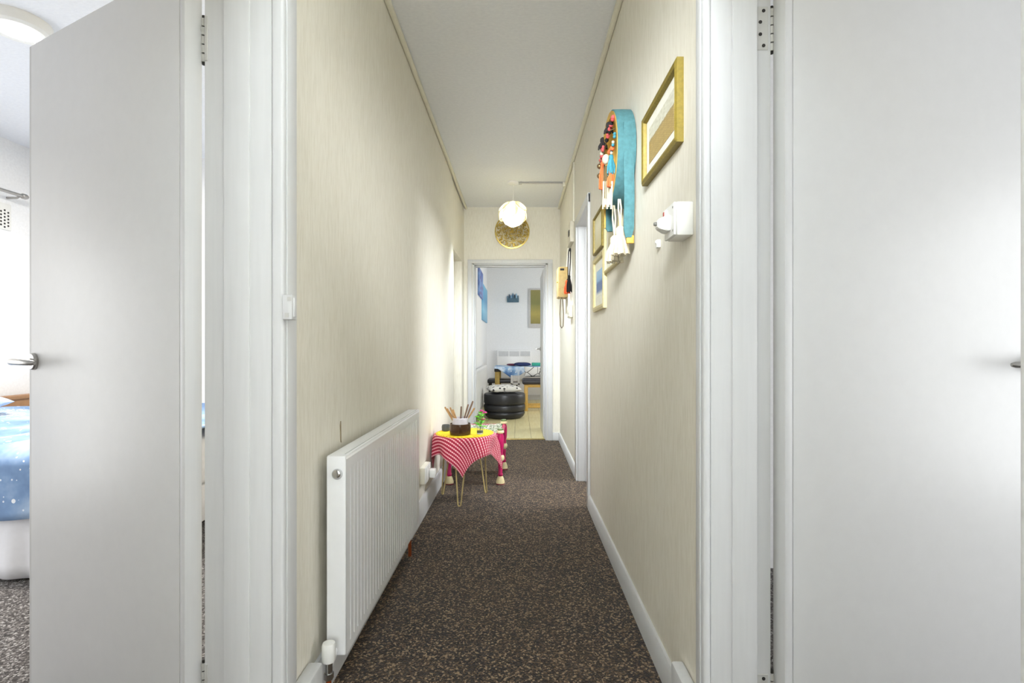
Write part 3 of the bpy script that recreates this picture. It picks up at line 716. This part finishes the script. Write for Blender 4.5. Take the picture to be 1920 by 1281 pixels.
# cloth
t = NT('red_woven_cloth'); sep = t.add('ShaderNodeSeparateXYZ'); t.link(t.c.outputs['UV'], sep.inputs[0])
su = t.math('SINE', t.math('MULTIPLY', sep.outputs[0], 2 * math.pi * 30)); sv = t.math('SINE', t.math('MULTIPLY', sep.outputs[1], 2 * math.pi * 40))
stripe = t.ramp(su, [(.30, srgb(168, 34, 60)), (.62, srgb(200, 70, 92)), (.85, srgb(232, 150, 160))])
stripe = t.ramp(t.math('ADD', t.math('MULTIPLY', su, .5), .5), [(.25, srgb(160, 30, 56)), (.6, srgb(196, 66, 90)), (.9, srgb(222, 128, 142))])
dots = t.math('MULTIPLY', t.math('GREATER_THAN', su, .35), t.math('GREATER_THAN', sv, .15))
t.set(t.mix(t.math('MULTIPLY', dots, .85), stripe, srgb(244, 214, 210)), .9); t.bump(t.noise(t.mapc(), 500, 2), .3, .001); cloth_m = t.m
def cloth_pt(u, v, c, side, rad, zt, rot, fold=7, flare=.16, ripple=.022, maxr=None, seed=0):
    x, y = (u - .5) * side, (v - .5) * side
    a = math.atan2(y, x) + rot; r = math.hypot(x, y)
    if r <= rad: rr, z = r, zt
    else:
        e = r - rad; arc = .02
        if e < arc: rr = rad + arc * .7 * math.sin(e / arc * 1.3); z = zt - arc * .7 * (1 - math.cos(e / arc * 1.3))
        else:
            h_ = e - arc; rr = rad + .0135 + h_ * flare; z = zt - .0103 - h_ * .97
            rr += min(1, h_ / .08) * ripple * math.sin(a * fold + seed)
    return Vector((c[0] + rr * math.cos(a), c[1] + rr * math.sin(a), z))
b = MB(); b.grid(lambda u, v: cloth_pt(u, v, TC, .665, TR + .002, TZ + .0015, R(47), 6, .10, .02, seed=.6), 56, 56)
def clampx(mb, xmin):
    for v in mb.bm.verts:
        if v.co.x < xmin: v.co.x = xmin + (v.co.x - xmin) * .05
clampx(b, LX + .012)
tag(b.build('tablecloth', cloth_m, smooth=60, thick=.002), 'red and pink woven cloth draped over the hairpin side table', 'tablecloth')
b = MB(); b.lathe([(TR - .004, TZ + .003), (TR - .001, TZ + .0045), (TR - .003, TZ + .0065), (.01, TZ + .0065)], (TC.x, TC.y, 0), (0, 0, 1), 48)
rt = root('place_mat', (TC.x, TC.y, TZ), 'round yellow mat with dark stitched edge on the red cloth', 'mat')
b.build('mat', M('yellow_felt', (250, 214, 20), .85, 0, .07, 80, .2), rt)
stm = M('brown_stitching', (120, 92, 40), .8)
for k in range(44):
    a = 2 * math.pi * k / 44
    MB().box((-.006, -.0018, TZ + .006), (.006, .0018, TZ + .0078), .0005, 1, M=Matrix.Translation((TC.x + (TR - .009) * math.cos(a), TC.y + (TR - .009) * math.sin(a), 0)) @ Matrix.Rotation(a + math.pi / 2, 4, 'Z')).build('stitch', stm, rt, smooth=0)
ZT = TZ + .0068
# smoked glass bowl with grey pot inside
t = NT('smoked_glass'); t.set(srgb(112, 82, 56), .08, 0, Transmission_Weight=.75, IOR=1.4); smoke = t.m
t = NT('clear_glass'); t.set(srgb(236, 242, 240), .04, 0, Transmission_Weight=.92, IOR=1.35); glass = t.m
BC = Vector((atY(863, 800, 3.42).x, 3.42, 0))
rt = root('glass_bowl', (BC.x, BC.y, ZT), 'smoked brown glass bowl on the yellow mat', 'bowl')
MB().lathe([(.058, 0), (.070, .006), (.073, .03), (.070, .075), (.0665, .075), (.069, .03), (.066, .012), (.02, .010)], (BC.x, BC.y, ZT), (0, 0, 1), 32).build('bowl', smoke, rt)
MB().lathe([(.066, .013), (.067, .03), (.02, .031)], (BC.x, BC.y, ZT), (0, 0, 1), 28).build('amber_sand', M('amber_sand', (150, 118, 66), .8, 0, .2, 200), rt)
rt = root('pot', (BC.x, BC.y, ZT + .03), 'pale grey ceramic pot standing inside the brown glass bowl', 'pot')
MB().lathe([(.044, .032), (.052, .036), (.055, .09), (.054, .112), (.049, .114), (.049, .06), (.03, .055)], (BC.x, BC.y, ZT), (0, 0, 1), 32).build('pot_body', M('pale_grey_glaze', (200, 194, 196), .35, 0, .06), rt)
stk = M('brown_stick', (168, 126, 76), .7, 0, .25, 60); stk2 = M('dark_stick', (110, 84, 64), .7, 0, .2, 60)
tips = [(834, 763), (838, 766), (844, 764), (849, 768), (865, 762), (878, 758), (887, 752), (890, 765)]
labels = ['leftmost', 'second from left', 'third from left', 'fourth from left', 'fifth from left, upright', 'third from right', 'tallest, second from right', 'rightmost']
for i, (tx, ty) in enumerate(tips):
    tip = atY(tx, ty, 3.42 + (.03 if i % 2 else -.02)); base = Vector((BC.x + (tip.x - BC.x) * .28, BC.y + (.02 if i % 2 else -.02), ZT + .066))
    b = MB(); b.tube([base, base.lerp(tip, .6), base.lerp(tip, .97), tip], [.0045, .0052, .0056, .002], 8)
    tag(b.build('stick', (stk, stk2)[i in (4, 5, 6)]), 'thin wooden stick in the grey pot, ' + labels[i], 'stick', 'wooden sticks in the grey pot')
# vase with flowers
VC = Vector((atY(900, 800, 3.44).x, 3.44, 0))
rt = root('glass_vase', (VC.x, VC.y, ZT), 'small clear glass vase right of the bowl on the mat', 'vase')
MB().lathe([(.020, 0), (.023, .004), (.024, .055), (.0225, .055), (.0215, .008), (.004, .007)], (VC.x, VC.y, ZT), (0, 0, 1), 24).build('glass', glass, rt)
MB().lathe([(.0205, .009), (.0210, .022), (.004, .0222)], (VC.x, VC.y, ZT), (0, 0, 1), 20).build('soil', M('dark_soil', (58, 50, 40), .8), rt)
rt = root('flower_sprig', (VC.x, VC.y, ZT + .02), 'magenta flower with bright green leaves in the glass vase', 'flower')
leafm = M('fresh_green_leaf', (112, 204, 40), .5, 0, .2, 60); magenta = M('magenta_petal', (186, 44, 120), .6, 0, .15, 60)
heads = [atY(903, 771, 3.44), atY(909, 774, 3.43), atY(906, 786, 3.42)]
for hd in heads:
    MB().tube([(VC.x, VC.y, ZT + .0225), (VC.x + (hd.x - VC.x) * .4, VC.y, ZT + .09), hd], .0018, 6).build('stem', M('green_stem', (70, 130, 50), .6), rt)
    for k in range(7):
        a = 2 * math.pi * k / 7
        MB().sph(hd + Vector((.008 * math.cos(a), .006 * math.sin(a), .003 * (k % 2))), (.007, .006, .005), 8, 6).build('petal', magenta, rt)
lm = None
def leaf(p_, d, L, w_, up):
    d = Vector(d).normalized(); sd = d.cross(Vector((0, 0, 1))).normalized(); n_ = sd.cross(d)
    b = MB()
    P0 = [p_, p_ + d * L * .35 + sd * w_ + n_ * up, p_ + d * L * .7 + sd * w_ * .75 + n_ * up, p_ + d * L, p_ + d * L * .7 - sd * w_ * .75 + n_ * up, p_ + d * L * .35 - sd * w_ + n_ * up]
    c1 = p_ + d * L * .5
    vs = [b.bm.verts.new(q_) for q_ in P0]; c_ = b.bm.verts.new(c1)
    for i in range(6): b.bm.faces.new((vs[i], vs[(i + 1) % 6], c_))
    b.build('leaf', leafm, rt, smooth=60, thick=.0012)
for k in range(16):
    a = k * 2.4; z = ZT + .05 + .006 * k
    leaf(Vector((VC.x + .004 * math.cos(a) + (.006 if k > 7 else 0), VC.y, z)), (math.cos(a), math.sin(a), .35 if k % 2 else -.1), .044, .016, .004)
# little votive glass at the back left
PC = Vector((atY(836, 800, 3.56).x, 3.56, 0))
rt = root('votive_holder', (PC.x, PC.y, ZT), 'small dark glass votive behind the bowl at the left', 'candle holder')
MB().lathe([(.022, 0), (.028, .006), (.030, .03), (.026, .044), (.024, .044), (.027, .028), (.02, .008)], (PC.x, PC.y, ZT), (0, 0, 1), 24).build('holder', M('dark_grey_glass', (70, 72, 74), .15), rt)
MB().lathe([(.022, .012), (.022, .036), (.004, .037)], (PC.x, PC.y, ZT), (0, 0, 1), 20).build('candle', ivory, rt)

# ------------------------------------------------------------------ pink turned-leg bench
rt = root('woven_bench', (-.33, 4.10, 0), 'low bench with pink turned legs and woven seat behind the side table', 'bench')
pink = M('magenta_lacquer', (190, 26, 92), .28, 0, .12, 30); cr = M('cream_gold_lacquer', (226, 212, 164), .35, 0, .12, 50)
legs = [(-.528, 3.87), (-.138, 3.87), (-.528, 4.34), (-.125, 4.34)]
for x, y in legs:
    lg = MB().lathe([(.017, .062), (.021, .075), (.015, .085), (.017, .15), (.020, .165), (.017, .172), (.022, .225), (.0205, .236), (.021, .25), (.027, .285), (.029, .33), (.027, .365), (.021, .385), (.021, .42), (.012, .425)], (x, y, 0), (0, 0, 1), 20).build('leg', pink, rt)
    MB().lathe([(.024, 0), (.033, .006), (.034, .018), (.026, .046), (.018, .062)], (x, y, 0), (0, 0, 1), 20).build('foot_bead', cr, lg)
    MB().lathe([(.019, .176), (.029, .186), (.032, .2), (.029, .214), (.02, .226)], (x, y, 0), (0, 0, 1), 20).build('bead', cr, lg)
    MB().lathe([(.020, .386), (.028, .392), (.029, .402), (.021, .412)], (x, y, 0), (0, 0, 1), 20).build('bead', cr, lg)
    MB().lathe([(.024, -.001), (.034, .0), (.0345, .006), (.03, .008)], (x, y, .0012), (0, 0, 1), 20).build('foot_ring', M('dark_red', (120, 20, 50), .4), lg)
    MB().lathe([(.0215, .411), (.0235, .415), (.0225, .423), (.014, .427)], (x, y, 0), (0, 0, 1), 16).build('finial', M('green_lacquer', (110, 128, 80), .4), lg)
for (xa, ya), (xb_, yb_) in ((legs[0], legs[1]), (legs[2], legs[3]), (legs[0], legs[2]), (legs[1], legs[3])):
    MB().cyl((xa, ya, .372), (xb_, yb_, .372), .016, None, 14).build('rail', pink, rt)
t = NT('woven_seat_tape'); n = t.noise(t.mapc((1, 30, 1)), 6, 3); v_ = t.voro(t.mapc((1, 1, 1)), 70, 'Distance')
c = t.ramp(t.math('ADD', t.math('MULTIPLY', n, .7), t.math('MULTIPLY', v_, .6)), [(.40, srgb(236, 234, 220)), (.56, srgb(226, 224, 208)), (.60, srgb(60, 66, 56)), (.72, srgb(120, 140, 90)), (.78, srgb(232, 230, 216))])
t.set(c, .9); seat_m = t.m
for i in range(18):
    y = 3.895 + i * .0247
    b = MB(); 
    pts = []
    b.grid(lambda u, v, y=y: Vector((-.525 + .39 * v, y + (u - .5) * .022, .391 + .003 * math.sin(v * 40 + (i % 2) * 3.1) - .010 * math.sin(v * math.pi) + .003 * math.cos((u - .5) * 3))), 2, 26)
    b.build('woven_tape', seat_m, rt, smooth=60, thick=.003)

# ------------------------------------------------------------------ lounge furniture
PC = Vector((-.205, 7.52, 0))
rt = root('pouffe', PC, 'round black leather pouffe in three padded tiers in the lounge', 'pouffe')
def tier(z0, z1, r_, bot):
    return [(r_ - .02 - bot, z0), (r_ - .006 - bot * .4, z0 + .010 + bot * .4), (r_, z0 + .025 + bot), (r_ + .001, z1 - .030), (r_ - .005, z1 - .010), (r_ - .018, z1)]
for z0, z1, r_, bt in ((.004, .105, .300, .035), (.107, .205, .306, .0), (.207, .362, .306, .0)):
    MB().lathe([(.02, z0)] + tier(z0, z1, r_, bt) + [(r_ * .6, z1 + .010), (.02, z1 + .014)], (PC.x, PC.y, 0), (0, 0, 1), 56).build('padded_tier', black_leather, rt)
for z in (.106, .206): MB().annulus([(.282, z - .003), (.297, z - .003), (.297, z + .003), (.282, z + .003)], (PC.x, PC.y, 0), (0, 0, 1), 48).build('piping', M('black_piping', (20, 20, 22), .4), rt)
t = NT('black_white_print'); v_ = t.voro(t.mapc((1, 1.8, 1)), 15, 'Distance'); c = t.ramp(v_, [(.30, srgb(60, 60, 62)), (.36, srgb(232, 230, 224))])
t.set(t.mix(t.math('GREATER_THAN', v_, .33), srgb(50, 50, 52), srgb(236, 234, 228)), .85); bw = t.m
def pillow(name, c, sx, sy, h_, m, label, rz=0, cat='cushion', tilt=0):
    b = MB(); n = 20
    def sh(u, v, s_):
        x, y = u * 2 - 1, v * 2 - 1
        k_ = (max(0, 1 - x ** 4) * max(0, 1 - y ** 4)) ** .5
        px = x * (1 - .06 * (1 - abs(y)) ** 1.0 * 0 - .08 * (1 - y * y) * abs(x)); py = y * (1 - .08 * (1 - x * x) * abs(y))
        return Vector((px * sx, py * sy, s_ * k_ * h_))
    b.grid(lambda u, v: sh(u, v, 1), n, n); b.grid(lambda u, v: sh(u, v, -.8), n, n)
    bmesh.ops.remove_doubles(b.bm, verts=b.bm.verts, dist=.0008)
    o_ = b.build(name, m, smooth=70); o_.location = c; o_.rotation_euler = (tilt, 0, rz)
    return tag(o_, label, cat)
pillow('cushion', (-.225, 7.50, .425), .235, .22, .058, bw, 'white cushion with black print lying on the black pouffe', .25)
# lounge radiator
radiator('radiator', -.535, -.585, -.605, 6.5, 8.62, .15, .735, 'white radiator along the left lounge wall behind the pouffe', .04, True)
# table with star cloth
rt = root('dining_table', (.15, 9.12, 0), 'wooden table under the blue star cloth in front of the heater', 'table')
MB().box((-.41, 8.74, .665), (.95, 9.52, .695), .005).build('tabletop', wood_yel, rt)
olivew = M('mustard_painted_wood', (172, 142, 58), .5, 0, .12)
for x, y in ((-.365, 8.79), (.9, 8.79), (-.365, 9.47), (.9, 9.47)):
    MB().box((x - .04, y - .04, 0), (x + .04, y + .04, .665), .006).build('leg', olivew, rt)
MB().box((-.415, 8.735, .615), (-.31, 8.84, .664), .004).build('corner_bracket', dark, rt)
t = NT('blue_star_cloth'); big = t.noise(t.mapc(), 6, 4); st = t.voro(t.mapc(), 16, 'Distance')
c = t.ramp(big, [(.32, srgb(86, 124, 178)), (.46, srgb(150, 186, 222)), (.56, srgb(216, 228, 240)), (.68, srgb(112, 152, 200))])
t.set(t.mix(t.math('LESS_THAN', st, .16), c, srgb(240, 244, 250)), .85); star = t.m
TT = Vector((.13, 9.08, 0))
def tc_pt(u, v):
    x, y = -.42 + u * 1.34, 8.60 + v * .85
    z = .700
    if y < 8.735:
        k_ = 8.735 - y
        s_ = max(0, 1 - abs(x + .09) / .26)          # one corner of the cloth hangs down at the front
        s2 = max(0, 1 - abs(x - .45) / .5)
        drop = k_ / .135 * (.03 + .19 * s_ + .06 * s2)
        y = 8.735 - .012 - .02 * math.sin(x * 14) * k_ / .135; z = .700 - drop
    return Vector((x, y, z + .003 * math.sin(x * 23) * math.sin(y * 19)))
b = MB(); b.grid(tc_pt, 60, 30)
tag(b.build('tablecloth', star, smooth=60, thick=.003), 'blue and white star print cloth over the lounge table', 'tablecloth')
pillow('folded_scarf', (.07, 9.0, .735), .14, .10, .035, M('navy_cloth', (38, 50, 92), .9, 0, .2), 'dark navy cloth heaped on the star tablecloth', .3, 'cloth')
b = MB(); b.box((.24, 9.02, .705), (.44, 9.22, .76), .012); rt = root('tissue_box', (.34, 9.12, .705), 'teal box at the right of the star tablecloth', 'box'); b.build('carton', M('teal_card', (60, 172, 146), .6), rt)
MB().box((.29, 9.09, .759), (.39, 9.15, .763), .001).build('slot', M('teal_light', (150, 214, 200), .6), rt)
pillow('folded_napkin', (-.12, 9.15, .722), .09, .07, .02, M('maroon_cloth', (110, 56, 76), .9), 'small maroon cloth on the star tablecloth', .2, 'cloth')
# dark bench behind
rt = root('dining_bench', (-.16, 9.3, 0), 'dark cushioned bench under the lounge table', 'bench')
MB().box((-.55, 8.98, .40), (.02, 9.40, .47), .02, 3).build('seat', black_leather, rt)
for x in (-.51, -.02):
    for y in (9.03, 9.36): MB().box((x - .02, y - .02, 0), (x + .02, y + .02, .40), .003).build('leg', dark, rt)
# wooden stool
rt = root('wooden_stool', (.29, 8.42, 0), 'honey wood stool with dark padded seat beside the pouffe', 'stool')
for x in (.126, .455):
    for y in (8.27, 8.58): MB().box((x - .028, y - .024, 0), (x + .028, y + .024, .43), .004).build('leg', wood_yel, rt)
MB().box((.154, 8.255, .385), (.427, 8.285, .43), .003).build('apron', wood_yel, rt)
MB().box((.154, 8.565, .385), (.427, 8.595, .43), .003).build('apron', wood_yel, rt)
MB().box((.154, 8.258, .05), (.427, 8.282, .09), .003).build('stretcher', wood_yel, rt)
MB().box((.154, 8.568, .05), (.427, 8.592, .09), .003).build('stretcher', wood_yel, rt)
MB().box((.06, 8.22, .431), (.50, 8.63, .52), .035, 4).build('seat_pad', M('charcoal_vinyl', (56, 54, 60), .45, 0, .12), rt)
t = NT('white_line_print'); wv = t.voro(t.mapc((1, 1, .4)), 6, 'Distance', 'DISTANCE_TO_EDGE'); t.set(t.mix(t.math('LESS_THAN', wv, .022), srgb(232, 230, 226), srgb(70, 66, 66)), .85)
pillow('cushion', (.28, 8.50, .625), .19, .092, .06, t.m, 'white cushion with dark lines standing on the stool', 0, 'cushion', R(78))
# white chair leg standing by the table centre
rt = root('dining_chair', (-.06, 8.62, 0), 'pale grey painted chair pushed under the star tablecloth', 'chair')
cm_ = M('pale_grey_wood', (206, 202, 198), .5, 0, .08)
for x in (-.11, .005):
    MB().box((x - .02, 8.56, 0), (x + .02, 8.60, .56), .004).build('leg', cm_, rt)
    MB().box((x - .02, 8.86, 0), (x + .02, 8.90, .40), .004).build('leg', cm_, rt)
MB().box((-.13, 8.56, .40), (.025, 8.92, .43), .004).build('seat', cm_, rt)
MB().box((-.09, 8.565, .46), (-.015, 8.595, .56), .004).build('backrest', cm_, rt)
# panel heater
rt = root('panel_heater', (-.085, 9.98, .4), 'white electric panel heater on the lounge back wall', 'heater')
MB().box((-.42, 9.90, .40), (.25, 9.98, .985), .012, 3).build('casing', white_metal, rt)
gm = M('grille_grey', (176, 178, 182), .5)
for k in range(3):
    x0 = -.385 + k * .212
    gr = MB().box((x0, 9.896, .862), (x0 + .19, 9.902, .955), .001, 1).build('grille', gm, rt)
    for j in range(5): MB().box((x0, 9.890, .868 + j * .018), (x0 + .19, 9.899, .877 + j * .018), .001, 1).build('slat', white_metal, gr)
# wall ornaments in the lounge
rt = root('wall_plaque', (-.11, 9.98, 1.92), 'small blue plaque of standing shapes on the lounge back wall', 'plaque')
teal = M('slate_teal', (84, 112, 128), .6, 0, .25, 40)
MB().box((-.225, 9.955, 1.92), (.01, 9.98, 2.005), .004).build('base_panel', teal, rt)
for k, (hh, cm2) in enumerate(zip((.05, .085, .07, .11, .08, .10, .06), ((110, 140, 160), (64, 90, 110), (130, 176, 206), (80, 120, 150), (60, 84, 96), (150, 190, 214), (90, 120, 136)))):
    x = -.21 + k * .034
    MB().lathe([(.013, 0), (.014, hh * .6), (.008, hh * .8), (.002, hh)], (x, 9.966, 2.0), (0, 0, 1), 10).build('figure', M('plaque_tone_%s' % 'abcdefg'[k], cm2, .6), rt)
artG = m_scene('green_gold_print', [(0, (140, 130, 66)), (.3, (176, 160, 84)), (.6, (132, 132, 78)), (1, (156, 148, 92))], .5, 3)
rt = root('canvas_picture', (.40, 9.98, 1.45), 'olive and gold picture in a white frame on the lounge back wall', 'picture')
MB().box((.20, 9.955, 1.42), (.72, 9.98, 2.19), .004).build('frame', M('pale_grey_wood'), rt)
MB().box((.24, 9.951, 1.50), (.68, 9.957, 2.16), .001, 1).build('print', artG, rt)
t = NT('purple_blue_print'); v_ = t.voro(t.mapc(), 9, 'Distance'); n = t.noise(t.mapc(), 4, 4)
c = t.ramp(n, [(.35, srgb(84, 104, 176)), (.6, srgb(136, 170, 220)), (.75, srgb(110, 80, 150))])
t.set(t.mix(t.math('LESS_THAN', v_, .28), c, srgb(110, 40, 90)), .6)
rt = root('canvas_picture', (-.62, 8.1, 1.85), 'violet blue dotted canvas high on the left lounge wall', 'picture')
MB().box((-.62, 7.70, 1.84), (-.590, 8.48, 2.26), .003).build('canvas', t.m, rt)
blue_art = m_scene('light_blue_print', [(0, (120, 176, 212)), (.3, (150, 206, 234)), (.6, (96, 160, 206)), (1, (120, 190, 226))], .5)
rt = root('canvas_picture', (-.62, 9.1, 1.5), 'light blue canvas nearer the corner on the left lounge wall', 'picture')
MB().box((-.62, 8.52, 1.50), (-.596, 9.72, 2.12), .003).build('canvas', blue_art, rt)

# ------------------------------------------------------------------ bedroom
rt = root('bed', (-2.75, 3.12, 0), 'double bed with white valance behind the open left door', 'bed')
MB().box((-3.72, 2.30, .26), (-1.78, 3.94, .53), .05, 4).build('mattress', M('mattress_white', (236, 236, 238), .9), rt)
MB().box((-3.70, 2.32, .05), (-1.80, 3.92, .26), .01).build('divan_base', M('mattress_white'), rt)
b = MB()
def val(u, v):
    return Vector((-3.72 + 1.95 * u, 2.288 - .02 * v - .012 * v * math.sin(u * 70) - .02 * math.sin(u * 9), .36 - .345 * v))
b.grid(val, 120, 6)
b.build('valance', M('white_cotton', (232, 232, 236), .9, 0, .02), rt, smooth=70, thick=.002)
hb = MB().box((-3.80, 2.28, .30), (-3.735, 4.0, .68), .006).build('headboard', M('brown_wood', (164, 122, 84), .5, 0, .12, 20), rt)
MB().box((-3.81, 2.27, .655), (-3.725, 4.01, .685), .005).build('top_rail', M('brown_wood'), hb)
t = NT('blue_starry_duvet'); v_ = t.mapc(); big = t.noise(v_, 2.2, 5, .6)
c = t.ramp(big, [(.3, srgb(76, 104, 148)), (.5, srgb(128, 158, 198)), (.62, srgb(178, 200, 226)), (.72, srgb(108, 138, 182))])
s1 = t.voro(v_, 11, 'Distance'); s2 = t.voro(v_, 30, 'Distance'); s3 = t.voro(v_, 2.6, 'Distance')
rays = t.noise(v_, 60, 3)
c = t.mix(t.math('LESS_THAN', s1, .12), c, srgb(238, 242, 248)); c = t.mix(t.math('LESS_THAN', s2, .14), c, srgb(226, 234, 246))
c = t.mix(t.math('MULTIPLY', t.math('LESS_THAN', s3, .26), t.math('GREATER_THAN', rays, .52)), c, srgb(232, 238, 246))
t.set(c, .9); duv = t.m
def dv(u, v):
    x = -3.70 + 1.95 * u; s_ = v * 1.94
    wr = .010 * math.sin(x * 9 + s_ * 6) + .007 * math.sin(x * 17 - s_ * 11)
    if s_ < .27:                           # hang over the near side
        h_ = .27 - s_; return Vector((x, 2.262 - .015 * math.sin(x * 8) - .05 * h_, .585 - h_ + .02 * math.sin(x * 3.0) - .02 + wr * .3))
    y = 2.262 + (s_ - .27); k_ = min(1, (s_ - .27) / .09)
    return Vector((x, y, .563 + .035 * math.sin(k_ * math.pi / 2) + wr))
b = MB(); b.grid(dv, 60, 60)
tag(b.build('duvet', duv, smooth=80, thick=.012), 'blue starry duvet spread over the double bed', 'duvet')
pillow('pillow', (-3.50, 2.60, .69), .2, .22, .06, M('pale_blue_cotton', (196, 212, 232), .9, 0, .06), 'pale blue pillow against the headboard, near side', 0, 'pillow')
pillow('pillow', (-3.50, 3.10, .69), .2, .22, .06, M('pale_blue_cotton'), 'pale blue pillow against the headboard, far side', 0, 'pillow')
# curtain rail
rt = root('curtain_rail', (-3.85, 3.2, 2.17), 'grey metal curtain rail on the bedroom wall', 'curtain rail')
MB().cyl((-3.755, .0, 2.19), (-3.755, 3.84, 2.19), .012, None, 14).build('pole', satin, rt)
MB().lathe([(.012, 0), (.02, .006), (.021, .03), (.014, .045), (.004, .05)], (-3.755, 3.83, 2.19), (0, 1, 0), 16).build('finial', satin, rt)
MB().tube([(-3.85, 3.815, 2.17), (-3.775, 3.815, 2.17), (-3.757, 3.815, 2.182)], .009, 10).build('bracket', satin, rt)
# vent
rt = root('air_vent', (-3.85, 3.63, 1.95), 'white plastic air vent with rows of holes on the bedroom wall', 'vent')
MB().box((-3.85, 3.43, 1.925), (-3.842, 3.84, 2.12), .003).build('vent_plate', white_plastic, rt)
for i in range(14):
    for j in range(6):
        if (i + j * 0) % 2 and j == 5: continue
        MB().lathe([(.0075, 0), (.0075, .0008)], (-3.842, 3.465 + i * .027, 1.945 + j * .025 + (.0125 if i % 2 else 0)), (1, 0, 0), 8).build('hole', dark, rt, smooth=0)
# ceiling lamp
rt = root('ceiling_light', (-2.385, 2.415, CEIL), 'round white ceiling light in the bedroom at top left', 'ceiling light')
MB().lathe([(.126, 0), (.126, -.012), (.121, -.045), (.106, -.056), (.085, -.052), (.081, -.04)], (-2.395, 2.425, CEIL), (0, 0, 1), 48).build('bezel', white_plastic, rt)
e = NT('lit_diffuser'); e.set((1, 1, 1, 1)); e.b.inputs['Emission Color'].default_value = (1, .99, .97, 1); e.b.inputs['Emission Strength'].default_value = 4
MB().lathe([(.083, -.044), (.07, -.056), (.04, -.062), (.004, -.064)], (-2.395, 2.425, CEIL), (0, 0, 1), 40).build('diffuser', e.m, rt)
